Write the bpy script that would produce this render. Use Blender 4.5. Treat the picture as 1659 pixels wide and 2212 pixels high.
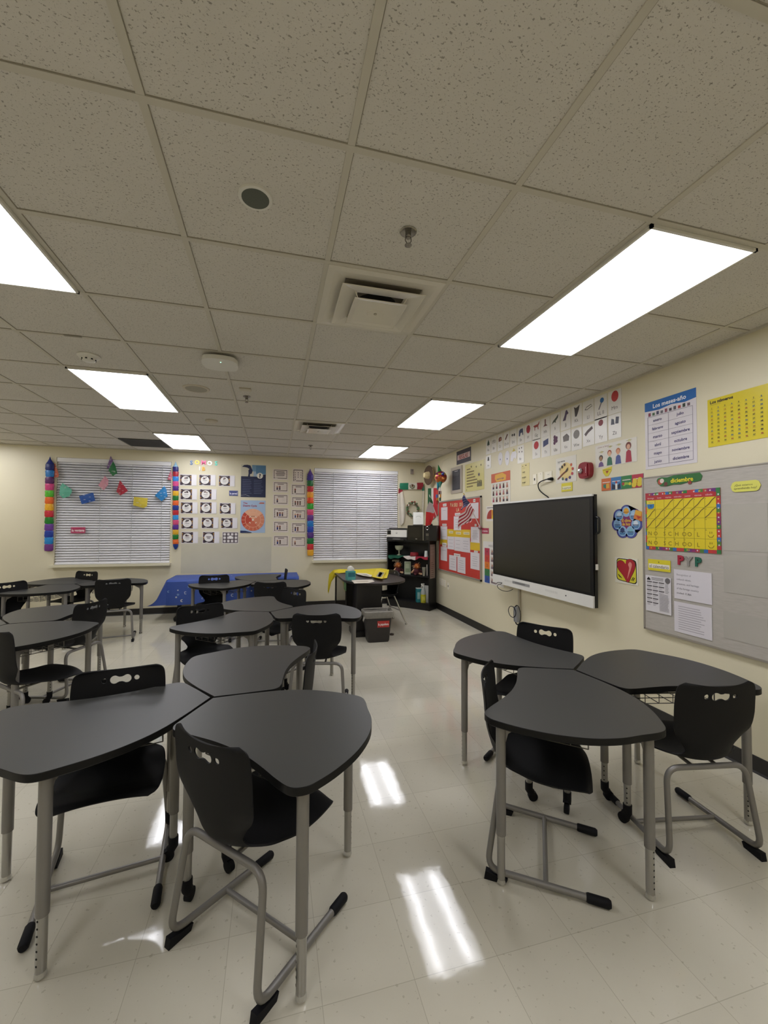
import bpy, bmesh, math, random
from math import sin, cos, pi, radians, sqrt, atan2
from mathutils import Vector, Matrix
random.seed(7)
scene = bpy.context.scene
for o in list(bpy.data.objects):
    bpy.data.objects.remove(o)
COL = scene.collection

# ------------------------------------------------------------------ camera
H_EYE = 1.51
CX, CY = 0.382, -1.307
IW, IH, FPX = 1659.0, 2212.0, 902.2
YAW, PITCH, ROLL = 0.25884, 0.0299, 0.00515
VF = Vector((sin(YAW)*cos(PITCH), cos(YAW)*cos(PITCH), sin(PITCH)))
VR0 = Vector((cos(YAW), -sin(YAW), 0))
VU0 = VR0.cross(VF)
VR = VR0*cos(ROLL) + VU0*sin(ROLL)
VU = VU0*cos(ROLL) - VR0*sin(ROLL)
CAM = Vector((CX, CY, H_EYE))
cd = bpy.data.cameras.new('camera'); cam = bpy.data.objects.new('camera', cd); COL.objects.link(cam)
mw = Matrix.Identity(4)
for r in range(3):
    mw[r][0] = VR[r]; mw[r][1] = VU[r]; mw[r][2] = -VF[r]; mw[r][3] = CAM[r]
cam.matrix_world = mw
cd.sensor_fit = 'VERTICAL'; cd.sensor_height = 36.0; cd.lens = FPX/IH*36.0
cd.clip_start = 0.02; cd.clip_end = 60
scene.camera = cam
vs = scene.view_settings
scene.display_settings.display_device = 'sRGB'
vs.view_transform = 'Standard'; vs.look = 'None'; vs.gamma = 1.0; vs.use_curve_mapping = False
vs.exposure = 1.30
world = bpy.data.worlds.new('night_world'); scene.world = world; world.use_nodes = True
world.node_tree.nodes['Background'].inputs[0].default_value = (0.02, 0.02, 0.025, 1)
world.node_tree.nodes['Background'].inputs[1].default_value = 0.2
LAMP_BAND, LAMP_BASE = 4.5, 2.7      # brightness of the tube bands and of the panel between them
scene.cycles.max_bounces = 10; scene.cycles.diffuse_bounces = 6; scene.cycles.glossy_bounces = 4
scene.cycles.transparent_max_bounces = 8
scene.cycles.sample_clamp_indirect = 6.0
scene.cycles.use_denoising = True

XR, YB, HC, T = 3.265, 6.44, 2.735, 0.6096
XL, YF = -5.2, -3.6

def ray(u, v): return VF + VR*((u-IW/2)/FPX) - VU*((v-IH/2)/FPX)
def on_right(u, v, off=0.0):
    d = ray(u, v); return CAM + d*((XR-off-CX)/d.x)
def on_back(u, v, off=0.0):
    d = ray(u, v); return CAM + d*((YB-off-CY)/d.y)
def on_level(u, v, z):
    d = ray(u, v); return CAM + d*((z-H_EYE)/d.z)

# ------------------------------------------------------------------ materials
MATS = {}
def lin(h):
    h = h.lstrip('#'); c = [int(h[i:i+2], 16)/255 for i in (0, 2, 4)]
    return tuple(x/12.92 if x <= 0.04045 else ((x+0.055)/1.055)**2.4 for x in c) + (1,)
def new_mat(name):
    m = bpy.data.materials.new(name); m.use_nodes = True
    nt = m.node_tree; b = nt.nodes['Principled BSDF']
    return m, nt, b
def M(hexc, rough=0.55, metal=0.0, noise=0.06, scale=14.0, bump=0.0, bscale=200.0, trans=0.0, alpha=1.0, sub=None, coat=0.0):
    key = (hexc, rough, metal, noise, scale, bump, trans, alpha, coat)
    if key in MATS: return MATS[key]
    m, nt, b = new_mat('surface_' + hexc.lstrip('#') + '_%d' % len(MATS))
    c = lin(hexc)
    L = nt.links
    if noise > 0:
        tc = nt.nodes.new('ShaderNodeTexCoord'); n = nt.nodes.new('ShaderNodeTexNoise')
        n.inputs['Scale'].default_value = scale; n.inputs['Detail'].default_value = 3
        L.new(tc.outputs['Object'], n.inputs['Vector'])
        r = nt.nodes.new('ShaderNodeMix'); r.data_type = 'RGBA'
        r.inputs[6].default_value = tuple(min(1, x*(1-noise)) for x in c[:3]) + (1,)
        r.inputs[7].default_value = tuple(min(1, x*(1+noise)) for x in c[:3]) + (1,)
        L.new(n.outputs['Fac'], r.inputs[0]); L.new(r.outputs[2], b.inputs['Base Color'])
    else:
        b.inputs['Base Color'].default_value = c
    if bump > 0:
        tc2 = nt.nodes.new('ShaderNodeTexCoord'); n2 = nt.nodes.new('ShaderNodeTexNoise'); n2.inputs['Scale'].default_value = bscale
        bp = nt.nodes.new('ShaderNodeBump'); bp.inputs['Strength'].default_value = bump; bp.inputs['Distance'].default_value = 0.002
        L.new(tc2.outputs['Object'], n2.inputs['Vector']); L.new(n2.outputs['Fac'], bp.inputs['Height']); L.new(bp.outputs[0], b.inputs['Normal'])
    b.inputs['Roughness'].default_value = rough; b.inputs['Metallic'].default_value = metal
    b.inputs['Transmission Weight'].default_value = trans
    b.inputs['Alpha'].default_value = alpha
    b.inputs['Coat Weight'].default_value = coat; b.inputs['Coat Roughness'].default_value = 0.08
    MATS[key] = m
    return m
def P(hexc): return M(hexc, 0.5, noise=0.0)            # matt print
def G(hexc): return M(hexc, 0.28, noise=0.0)           # laminated print

def mathn(nt, op, a, b=None, c=None):
    n = nt.nodes.new('ShaderNodeMath'); n.operation = op
    for i, x in enumerate((a, b, c)):
        if x is None: continue
        if isinstance(x, (int, float)): n.inputs[i].default_value = x
        else: nt.links.new(x, n.inputs[i])
    return n.outputs[0]
def mixc(nt, fac, c1, c2):
    r = nt.nodes.new('ShaderNodeMix'); r.data_type = 'RGBA'
    for i, x in ((0, fac), (6, c1), (7, c2)):
        if isinstance(x, (int, float, tuple)): r.inputs[i].default_value = x
        else: nt.links.new(x, r.inputs[i])
    return r.outputs[2]

def wall_material():
    m, nt, b = new_mat('cream_wall_paint')
    tc = nt.nodes.new('ShaderNodeTexCoord')
    n = nt.nodes.new('ShaderNodeTexNoise'); n.inputs['Scale'].default_value = 1.3; n.inputs['Detail'].default_value = 4
    nt.links.new(tc.outputs['Object'], n.inputs['Vector'])
    nt.links.new(mixc(nt, n.outputs['Fac'], lin('#d9d1b4'), lin('#e0d9bf')), b.inputs['Base Color'])
    n2 = nt.nodes.new('ShaderNodeTexNoise'); n2.inputs['Scale'].default_value = 260
    nt.links.new(tc.outputs['Object'], n2.inputs['Vector'])
    bp = nt.nodes.new('ShaderNodeBump'); bp.inputs['Strength'].default_value = 0.25; bp.inputs['Distance'].default_value = 0.001
    nt.links.new(n2.outputs['Fac'], bp.inputs['Height']); nt.links.new(bp.outputs[0], b.inputs['Normal'])
    b.inputs['Roughness'].default_value = 0.45
    return m
def ceiling_material():
    m, nt, b = new_mat('fissured_ceiling_tile')
    tc = nt.nodes.new('ShaderNodeTexCoord')
    mp = nt.nodes.new('ShaderNodeMapping'); mp.inputs['Scale'].default_value = (1, 1.35, 1)
    nt.links.new(tc.outputs['Object'], mp.inputs['Vector'])
    v = nt.nodes.new('ShaderNodeTexNoise'); v.inputs['Scale'].default_value = 105; v.inputs['Detail'].default_value = 2; v.inputs['Roughness'].default_value = 0.6
    nt.links.new(mp.outputs[0], v.inputs['Vector'])
    pit = mathn(nt, 'LESS_THAN', v.outputs['Fac'], 0.36)
    v3 = nt.nodes.new('ShaderNodeTexNoise'); v3.inputs['Scale'].default_value = 190
    nt.links.new(mp.outputs[0], v3.inputs['Vector'])
    fine = mathn(nt, 'LESS_THAN', v3.outputs['Fac'], 0.33)
    big = nt.nodes.new('ShaderNodeTexNoise'); big.inputs['Scale'].default_value = 3
    nt.links.new(tc.outputs['Object'], big.inputs['Vector'])
    base = mixc(nt, big.outputs['Fac'], lin('#cecac1'), lin('#d5d1c9'))
    c1 = mixc(nt, mathn(nt, 'MULTIPLY', fine, 0.35), base, lin('#6f6a5c'))
    c2 = mixc(nt, mathn(nt, 'MULTIPLY', pit, 0.62), c1, lin('#665f53'))
    nt.links.new(c2, b.inputs['Base Color'])
    bp = nt.nodes.new('ShaderNodeBump'); bp.inputs['Strength'].default_value = 0.4; bp.inputs['Distance'].default_value = 0.003
    nt.links.new(v.outputs['Fac'], bp.inputs['Height']); nt.links.new(bp.outputs[0], b.inputs['Normal'])
    b.inputs['Roughness'].default_value = 0.9
    return m
def floor_material():
    m, nt, b = new_mat('waxed_vinyl_tile')
    tc = nt.nodes.new('ShaderNodeTexCoord'); sp = nt.nodes.new('ShaderNodeSeparateXYZ')
    nt.links.new(tc.outputs['Object'], sp.inputs[0])
    s = 0.3048
    fx = mathn(nt, 'DIVIDE', mathn(nt, 'ADD', sp.outputs[0], 30*s-0.855), s)
    fy = mathn(nt, 'DIVIDE', mathn(nt, 'ADD', sp.outputs[1], 30*s-0.05), s)
    def joint(f):
        fr = mathn(nt, 'FRACT', f); e = mathn(nt, 'MINIMUM', fr, mathn(nt, 'SUBTRACT', 1.0, fr))
        return mathn(nt, 'LESS_THAN', e, 0.0042)
    j = mathn(nt, 'MAXIMUM', joint(fx), joint(fy))
    cb = nt.nodes.new('ShaderNodeCombineXYZ')
    nt.links.new(mathn(nt, 'FLOOR', fx), cb.inputs[0]); nt.links.new(mathn(nt, 'FLOOR', fy), cb.inputs[1])
    wn = nt.nodes.new('ShaderNodeTexWhiteNoise'); nt.links.new(cb.outputs[0], wn.inputs['Vector'])
    n = nt.nodes.new('ShaderNodeTexNoise'); n.inputs['Scale'].default_value = 6; n.inputs['Detail'].default_value = 6
    nt.links.new(tc.outputs['Object'], n.inputs['Vector'])
    f = mathn(nt, 'ADD', mathn(nt, 'MULTIPLY', wn.outputs['Value'], 0.45), mathn(nt, 'MULTIPLY', n.outputs['Fac'], 0.55))
    base = mixc(nt, f, lin('#c4bfae'), lin('#d2cdbc'))
    fl = nt.nodes.new('ShaderNodeTexNoise'); fl.inputs['Scale'].default_value = 55; fl.inputs['Detail'].default_value = 3
    nt.links.new(tc.outputs['Object'], fl.inputs['Vector'])
    fleck = mathn(nt, 'LESS_THAN', fl.outputs['Fac'], 0.33)
    base = mixc(nt, mathn(nt, 'MULTIPLY', fleck, 0.35), base, lin('#8a826c'))
    base = mixc(nt, mathn(nt, 'MULTIPLY', j, 0.36), base, lin('#7d765f'))
    nt.links.new(base, b.inputs['Base Color'])
    w = nt.nodes.new('ShaderNodeTexNoise'); w.inputs['Scale'].default_value = 14; w.inputs['Detail'].default_value = 2
    nt.links.new(tc.outputs['Object'], w.inputs['Vector'])
    w2 = nt.nodes.new('ShaderNodeTexNoise'); w2.inputs['Scale'].default_value = 2.2
    nt.links.new(tc.outputs['Object'], w2.inputs['Vector'])
    hh = mathn(nt, 'ADD', mathn(nt, 'MULTIPLY', w.outputs['Fac'], 0.12), w2.outputs['Fac'])
    tl = mathn(nt, 'MULTIPLY', wn.outputs['Value'], 0.0)
    bp = nt.nodes.new('ShaderNodeBump'); bp.inputs['Strength'].default_value = 0.16; bp.inputs['Distance'].default_value = 0.01
    nt.links.new(mathn(nt, 'ADD', hh, tl), bp.inputs['Height']); nt.links.new(bp.outputs[0], b.inputs['Normal'])
    rr = nt.nodes.new('ShaderNodeTexNoise'); rr.inputs['Scale'].default_value = 3.5; rr.inputs['Detail'].default_value = 5
    nt.links.new(tc.outputs['Object'], rr.inputs['Vector'])
    nt.links.new(mathn(nt, 'ADD', 0.02, mathn(nt, 'MULTIPLY', rr.outputs['Fac'], 0.07)), b.inputs['Roughness'])
    b.inputs['IOR'].default_value = 1.5
    return m
def lamp_material():
    m = bpy.data.materials.new('prismatic_light_panel'); m.use_nodes = True
    nt = m.node_tree; nt.nodes.clear()
    out = nt.nodes.new('ShaderNodeOutputMaterial'); em = nt.nodes.new('ShaderNodeEmission')
    tc = nt.nodes.new('ShaderNodeTexCoord'); sp = nt.nodes.new('ShaderNodeSeparateXYZ')
    nt.links.new(tc.outputs['Object'], sp.inputs[0])
    ax = mathn(nt, 'ABSOLUTE', sp.outputs[0])
    d = mathn(nt, 'DIVIDE', mathn(nt, 'SUBTRACT', ax, 0.155), 0.050)
    g = mathn(nt, 'EXPONENT', mathn(nt, 'MULTIPLY', mathn(nt, 'MULTIPLY', d, d), -1.0))
    ay = mathn(nt, 'ABSOLUTE', sp.outputs[1])
    ends = mathn(nt, 'SUBTRACT', 1.0, mathn(nt, 'SMOOTH_MAX', mathn(nt, 'MULTIPLY', mathn(nt, 'SUBTRACT', ay, 0.47), 6.0), 0.0, 0.1))
    st = mathn(nt, 'ADD', LAMP_BASE, mathn(nt, 'MULTIPLY', mathn(nt, 'MULTIPLY', g, mathn(nt, 'MAXIMUM', ends, 0.1)), LAMP_BAND))
    em.inputs['Color'].default_value = (0.95, 0.95, 1.0, 1)
    nt.links.new(st, em.inputs['Strength']); nt.links.new(em.outputs[0], out.inputs[0])
    return m
WALL = wall_material(); CEIL = ceiling_material(); FLOOR = floor_material(); LAMP = lamp_material()
def laminate_mat():
    m, nt, b = new_mat('charcoal_desk_laminate')
    tc = nt.nodes.new('ShaderNodeTexCoord'); n = nt.nodes.new('ShaderNodeTexNoise'); n.inputs['Scale'].default_value = 900
    nt.links.new(tc.outputs['Object'], n.inputs['Vector'])
    nt.links.new(mixc(nt, n.outputs['Fac'], lin('#323231'), lin('#3f3f3c')), b.inputs['Base Color'])
    b.inputs['Roughness'].default_value = 0.42; b.inputs['Specular IOR Level'].default_value = 0.4
    return m
LAMINATE = laminate_mat()
BLACK = M('#0d0d0d', 0.5, noise=0.1, scale=60)
EDGE = M('#080808', 0.45, noise=0.1)
PLASTIC = M('#08080a', 0.62, noise=0.15, scale=30, bump=0.3, bscale=700)
GREYMET = M('#827f7b', 0.42, metal=0.35, noise=0.04)
CHROME = M('#cfcfcf', 0.18, metal=1.0, noise=0.02)
RUBBER = M('#0c0c11', 0.7, noise=0.1)
TRIMW = M('#d9d3b8', 0.45, noise=0.03)
WHITEP = M('#dcdad2', 0.5, noise=0.03)
for m_ in (PLASTIC, RUBBER, EDGE): m_.node_tree.nodes['Principled BSDF'].inputs['Specular IOR Level'].default_value = 0.28
DARKWOOD = M('#120f0e', 0.42, noise=0.35, scale=9)

# ------------------------------------------------------------------ mesh builder
def catmull(pts, n=6, closed=True):
    out = []; N = len(pts)
    rng = range(N) if closed else range(N-1)
    for i in rng:
        g = lambda k: pts[k % N] if closed else pts[max(0, min(N-1, k))]
        p0, p1, p2, p3 = g(i-1), g(i), g(i+1), g(i+2)
        for k in range(n):
            t = k/n
            out.append(tuple(0.5*((2*b)+(-a+c)*t+(2*a-5*b+4*c-d)*t*t+(-a+3*b-3*c+d)*t**3) for a, b, c, d in zip(p0, p1, p2, p3)))
    if not closed: out.append(tuple(pts[-1]))
    return out
def fillet(pts, r, n=6):
    out = [Vector(pts[0])]
    for i in range(1, len(pts)-1):
        a, b, c = Vector(pts[i-1]), Vector(pts[i]), Vector(pts[i+1])
        d1 = (a-b); d2 = (c-b); k = min(r, d1.length*0.48, d2.length*0.48)
        p, q = b+d1.normalized()*k, b+d2.normalized()*k
        for j in range(n+1):
            t = j/n; out.append(p*(1-t)**2 + b*2*t*(1-t) + q*t*t)
    out.append(Vector(pts[-1])); return out

class MB:
    def __init__(s): s.v = []; s.f = []; s.m = []; s.mats = []
    def mi(s, mat):
        if mat not in s.mats: s.mats.append(mat)
        return s.mats.index(mat)
    def add(s, vs_, fs, mat):
        o = len(s.v); k = s.mi(mat)
        s.v += [Vector(x) for x in vs_]
        for f in fs: s.f.append([i+o for i in f]); s.m.append(k)
    def box(s, c, d, mat, rz=0.0, M3=None):
        x, y, z = d[0]/2, d[1]/2, d[2]/2
        vs_ = [Vector((a*x, b*y, e*z)) for e in (-1, 1) for b in (-1, 1) for a in (-1, 1)]
        R = M3 if M3 is not None else Matrix.Rotation(rz, 3, 'Z')
        vs_ = [R @ q + Vector(c) for q in vs_]
        s.add(vs_, [(0, 2, 3, 1), (4, 5, 7, 6), (0, 1, 5, 4), (2, 6, 7, 3), (0, 4, 6, 2), (1, 3, 7, 5)], mat)
    def frame(s, o, ex, ey, en):
        s.o, s.ex, s.ey, s.en = Vector(o), Vector(ex), Vector(ey), Vector(en)
    def prism(s, pts, o, ex, ey, en, h0, h1, mat, mat_side=None):
        n = len(pts); o = Vector(o); ex = Vector(ex); ey = Vector(ey); en = Vector(en)
        base = [o+ex*a+ey*b+en*h0 for a, b in pts]; top = [o+ex*a+ey*b+en*h1 for a, b in pts]
        s.add(base+top, [tuple(range(n))[::-1], tuple(range(n, 2*n))], mat)
        s.add(base+top, [(i, (i+1) % n, n+(i+1) % n, n+i) for i in range(n)], mat_side or mat)
    def tube(s, pts, r, mat, seg=10, closed=False, cap=True):
        pts = [Vector(p) for p in pts]; n = len(pts)
        rs = r if isinstance(r, (list, tuple)) else [r]*n
        tang = []
        for i in range(n):
            a = pts[(i-1) % n] if (closed or i > 0) else pts[i]
            b = pts[(i+1) % n] if (closed or i < n-1) else pts[i]
            t = b-a; tang.append(t.normalized() if t.length > 1e-9 else Vector((0, 0, 1)))
        up = Vector((0, 0, 1)) if abs(tang[0].z) < 0.9 else Vector((1, 0, 0))
        nx = tang[0].cross(up).normalized(); vs_ = []
        for i in range(n):
            t = tang[i]; nx = (nx-t*nx.dot(t)).normalized(); ny = t.cross(nx)
            for k in range(seg):
                a = 2*pi*k/seg; vs_.append(pts[i]+(nx*cos(a)+ny*sin(a))*rs[i])
        fs = []
        for i in range(n if closed else n-1):
            j = (i+1) % n
            for k in range(seg):
                l = (k+1) % seg; fs.append((i*seg+k, i*seg+l, j*seg+l, j*seg+k))
        if cap and not closed:
            fs.append(tuple(range(seg))[::-1]); fs.append(tuple((n-1)*seg+k for k in range(seg)))
        s.add(vs_, fs, mat)
    def lathe(s, prof, c, mat, seg=20, ax=(0, 0, 1), sx=1.0):
        c = Vector(c); az = Vector(ax).normalized()
        a1 = az.cross(Vector((0, 0, 1))) if abs(az.z) < 0.9 else Vector((1, 0, 0))
        a1.normalize(); a2 = az.cross(a1); vs_ = []
        for r, z in prof:
            for k in range(seg):
                a = 2*pi*k/seg; vs_.append(c+az*z+(a1*cos(a)*sx+a2*sin(a))*max(r, 1e-5))
        fs = [(i*seg+k, i*seg+(k+1) % seg, (i+1)*seg+(k+1) % seg, (i+1)*seg+k) for i in range(len(prof)-1) for k in range(seg)]
        fs.append(tuple(range(seg))[::-1]); fs.append(tuple((len(prof)-1)*seg+k for k in range(seg)))
        s.add(vs_, fs, mat)
    def ball(s, c, r, mat, seg=14, rings=8, sc=(1, 1, 1)):
        c = Vector(c); vs_ = []
        for i in range(rings+1):
            t = pi*i/rings
            for k in range(seg):
                a = 2*pi*k/seg; vs_.append(c+Vector((r*sc[0]*sin(t)*cos(a), r*sc[1]*sin(t)*sin(a), r*sc[2]*cos(t))))
        s.add(vs_, [(i*seg+k, (i+1)*seg+k, (i+1)*seg+(k+1) % seg, i*seg+(k+1) % seg) for i in range(rings) for k in range(seg)], mat)
    def grid(s, fn, nu, nv, mat, matfn=None, thick=0.0):
        pts = [[Vector(fn(i/nu, j/nv)) for j in range(nv+1)] for i in range(nu+1)]
        W = nv+1
        def put(off):
            o = len(s.v)
            for i in range(nu+1):
                for j in range(nv+1):
                    p = pts[i][j]
                    if off:
                        du = pts[min(i+1, nu)][j]-pts[max(i-1, 0)][j]; dv = pts[i][min(j+1, nv)]-pts[i][max(j-1, 0)]
                        nn = du.cross(dv); p = p+(nn.normalized()*off if nn.length > 1e-12 else Vector((0, 0, 0)))
                    s.v.append(p)
            return o
        if thick:
            o1 = put(thick/2); o2 = put(-thick/2)
        else:
            o1 = put(0); o2 = None
        for i in range(nu):
            for j in range(nv):
                k = s.mi(matfn((i+.5)/nu, (j+.5)/nv) if matfn else mat)
                s.f.append([o1+i*W+j, o1+(i+1)*W+j, o1+(i+1)*W+j+1, o1+i*W+j+1]); s.m.append(k)
                if thick:
                    s.f.append([o2+i*W+j, o2+i*W+j+1, o2+(i+1)*W+j+1, o2+(i+1)*W+j]); s.m.append(k)
        if thick:
            edge = [(i, 0) for i in range(nu)]+[(nu, j) for j in range(nv)]+[(i, nv) for i in range(nu, 0, -1)]+[(0, j) for j in range(nv, 0, -1)]
            k = s.mi(mat)
            for q in range(len(edge)):
                a = edge[q]; b = edge[(q+1) % len(edge)]
                s.f.append([o1+a[0]*W+a[1], o1+b[0]*W+b[1], o2+b[0]*W+b[1], o2+a[0]*W+a[1]]); s.m.append(k)
    def build(s, name, parent=None, smooth=False, origin=None, angle=40):
        if origin is None:
            if parent is not None: origin = Vector((0, 0, 0))
            else:
                lo = Vector([min(q[i] for q in s.v) for i in range(3)]); hi = Vector([max(q[i] for q in s.v) for i in range(3)])
                origin = (lo+hi)/2; origin.z = lo.z
        origin = Vector(origin)
        me = bpy.data.meshes.new(name)
        me.from_pydata([tuple(q-origin) for q in s.v], [], s.f)
        for mt in s.mats: me.materials.append(mt)
        me.polygons.foreach_set('material_index', s.m)
        me.validate(clean_customdata=False); me.update()
        bm = bmesh.new(); bm.from_mesh(me); bmesh.ops.recalc_face_normals(bm, faces=bm.faces); bm.to_mesh(me); bm.free()
        if smooth:
            me.shade_smooth(); me.set_sharp_from_angle(angle=radians(angle))
        o = bpy.data.objects.new(name, me); COL.objects.link(o); o.location = origin
        if parent is not None: o.parent = parent
        return o

def tag(o, label=None, cat=None, group=None, kind=None):
    if label: o['label'] = label
    if cat: o['category'] = cat
    if group: o['group'] = group
    if kind: o['kind'] = kind
    return o
def thing(name, label, cat, loc=(0, 0, 0), rz=0.0, group=None):
    o = bpy.data.objects.new(name, None); COL.objects.link(o); o.location = loc; o.rotation_euler = (0, 0, rz)
    o.empty_display_size = 0.1
    return tag(o, label, cat, group)
def kids(o): return [c for c in bpy.data.objects if c.parent == o]
def dup(root, loc, rz, label, group=None):
    r = root.copy(); COL.objects.link(r); r.location = loc; r.rotation_euler = (0, 0, rz); r['label'] = label
    if group: r['group'] = group
    for ch in TREE[root.name]:
        c = ch[0].copy(); COL.objects.link(c); c.parent = r
        for g in ch[1]:
            d = g.copy(); COL.objects.link(d); d.parent = c
    return r
TREE = {}
def remember(root): TREE[root.name] = [(c, kids(c)) for c in kids(root)]

# ------------------------------------------------------------------ lettering
TXT = {}
def text_geo(t, bold=0.0):
    key = (t, bold)
    if key in TXT: return TXT[key]
    cu = bpy.data.curves.new('lettering', 'FONT'); cu.body = t; cu.size = 1.0; cu.offset = bold; cu.resolution_u = 2; cu.fill_mode = 'FRONT'
    ob = bpy.data.objects.new('lettering', cu)
    me = bpy.data.meshes.new_from_object(ob)
    vs_ = [(q.co.x, q.co.y) for q in me.vertices]; fs = [tuple(p.vertices) for p in me.polygons]
    bpy.data.objects.remove(ob); bpy.data.meshes.remove(me)
    xs = [a for a, b in vs_] or [0]; ys = [b for a, b in vs_] or [0]
    r = (vs_, fs, min(xs), max(xs), min(ys), max(ys)); TXT[key] = r
    return r

# ------------------------------------------------------------------ flat sheets on walls
class Sheet(MB):
    """a sheet w x h (m); drawing coordinates are 0..1 across and 0..1 down"""
    def __init__(s, o, ex, ey, en, w, h, mat, thick=0.0015, shape=None):
        super().__init__()
        s.o = Vector(o); s.ex = Vector(ex).normalized(); s.ey = Vector(ey).normalized(); s.en = Vector(en).normalized()
        s.w, s.h = w, h; s.top = thick; s.k = 0
        if shape is None: pts = [(-w/2, -h/2), (w/2, -h/2), (w/2, h/2), (-w/2, h/2)]
        else: pts = [((a-.5)*w, (.5-b)*h) for a, b in shape]
        if mat is not None:
            s.prism(pts, s.o, s.ex, s.ey, s.en, 0.0, thick, mat)
    def lift(s): s.k += 1; return s.top+0.0004*s.k
    def p3(s, x, y, n): return s.o+s.ex*((x-.5)*s.w)+s.ey*((.5-y)*s.h)+s.en*n
    def poly(s, pts, mat):
        n = s.lift(); s.add([s.p3(a, b, n) for a, b in pts], [tuple(range(len(pts)))], mat); return s
    def rect(s, x0, y0, x1, y1, mat): return s.poly([(x0, y0), (x0, y1), (x1, y1), (x1, y0)], mat)
    def disc(s, x, y, r, mat, ry=None, n=20):
        ry = r if ry is None else ry
        return s.poly([(x+r*cos(2*pi*k/n)/s.w, y+ry*sin(2*pi*k/n)/s.h) for k in range(n)], mat)     # r in metres
    def ring(s, x0, y0, x1, y1, b, mat):
        bx, by = b/s.w, b/s.h
        s.rect(x0, y0, x1, y0+by, mat); s.k -= 1
        s.rect(x0, y1-by, x1, y1, mat); s.k -= 1
        s.rect(x0, y0+by, x0+bx, y1-by, mat); s.k -= 1
        return s.rect(x1-bx, y0+by, x1, y1-by, mat)
    def text(s, t, x, y, h, mat, wmax=None, bold=0.0, align='c', rot=0.0):
        vs_, fs, x0, x1, y0, y1 = text_geo(t, bold)
        k = h/0.72
        if wmax and (x1-x0)*k > wmax: k2 = wmax/(x1-x0)
        else: k2 = k
        n = s.lift(); cx = {'c': (x0+x1)/2, 'l': x0, 'r': x1}[align]; cy = 0.36
        out = []
        for a, b in vs_:
            a1, b1 = (a-cx)*k2, (b-cy)*k
            a2, b2 = a1*cos(rot)-b1*sin(rot), a1*sin(rot)+b1*cos(rot)
            out.append(s.o+s.ex*((x-.5)*s.w+a2)+s.ey*((.5-y)*s.h+b2)+s.en*n)
        s.add(out, fs, mat); return s
    def lines(s, x0, y0, x1, y1, n, th, mat, ragged=0.35, center=False):
        hh = s.k
        for i in range(n):
            yy = y0+(y1-y0)*i/max(1, n-1); L = (x1-x0)*(1-ragged*random.random())
            a = x0+((x1-x0)-L)/2 if center else x0
            s.k = hh; s.rect(a, yy-th/2, a+L, yy+th/2, mat)
        return s
    def stroke(s, pts, wd, mat, closed=False):
        n = s.lift(); q = [Vector(((a-.5)*s.w, (.5-b)*s.h)) for a, b in pts]
        N = len(q); L = []; R = []
        for i in range(N):
            a = q[i-1] if (i > 0 or closed) else q[i]; b = q[(i+1) % N] if (i < N-1 or closed) else q[i]
            d = (b-a).normalized(); nn = Vector((-d.y, d.x))*wd/2; L.append(q[i]+nn); R.append(q[i]-nn)
        f3 = lambda v: s.o+s.ex*v.x+s.ey*v.y+s.en*n
        rng = range(N if closed else N-1)
        s.add([f3(v) for v in L+R], [(i, (i+1) % N, N+(i+1) % N, N+i) for i in rng], mat); return s
    def finish(s, name, label=None, cat=None, group=None, parent=None):
        o = s.build(name, origin=(s.o if parent is None else None), parent=parent)
        return tag(o, label, cat, group)

def fit_rect(quad, fn, off, rot=False):
    P4 = [fn(u, v, off) for u, v in quad]
    c = (P4[0]+P4[1]+P4[2]+P4[3])/4
    w = ((P4[1]-P4[0]).length+(P4[2]-P4[3]).length)/2; h = ((P4[3]-P4[0]).length+(P4[2]-P4[1]).length)/2
    return c, w, h, P4
def wall_sheet(wall, quad, mat, off=0.001, thick=0.0015, rot=0.0, shape=None):
    if len(quad) == 2:
        (a, b), (c, d) = quad; quad = [(a, b), (c, b), (c, d), (a, d)]
    fn = on_right if wall == 'R' else on_back
    c, w, h, P4 = fit_rect(quad, fn, off)
    ex, en = (Vector((0, -1, 0)), Vector((-1, 0, 0))) if wall == 'R' else (Vector((1, 0, 0)), Vector((0, -1, 0)))
    ey = Vector((0, 0, 1))
    if wall == 'R': w = (abs(P4[1].y-P4[0].y)+abs(P4[2].y-P4[3].y))/2; h = (abs(P4[0].z-P4[3].z)+abs(P4[1].z-P4[2].z))/2
    else: w = (abs(P4[1].x-P4[0].x)+abs(P4[2].x-P4[3].x))/2; h = (abs(P4[0].z-P4[3].z)+abs(P4[1].z-P4[2].z))/2
    if rot:
        ex2 = ex*cos(rot)+ey*sin(rot); ey2 = ey*cos(rot)-ex*sin(rot); ex, ey = ex2, ey2
    return Sheet(c, ex, ey, en, w, h, mat, thick, shape)

# ================================================================== THE ROOM
def struct(mb, name, parent=None):
    o = mb.build(name, parent=parent); return tag(o, kind='structure') if parent is None else o
m = MB(); m.box(((XL+XR)/2, (YF+YB)/2, -0.05), (XR-XL+0.4, YB-YF+0.4, 0.1), FLOOR); struct(m, 'floor').location
for o in bpy.data.objects:
    if o.name == 'floor':                                     # floor pattern keeps its own zero
        off = o.location.copy(); o.data.transform(Matrix.Translation(off)); o.location = (0, 0, 0)
m = MB(); m.box(((XL+XR)/2, (YF+YB)/2, HC+0.05), (XR-XL+0.4, YB-YF+0.4, 0.1), CEIL)
c_ = struct(m, 'ceiling'); off = c_.location.copy(); c_.data.transform(Matrix.Translation(off)); c_.location = (0, 0, 0)

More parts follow.
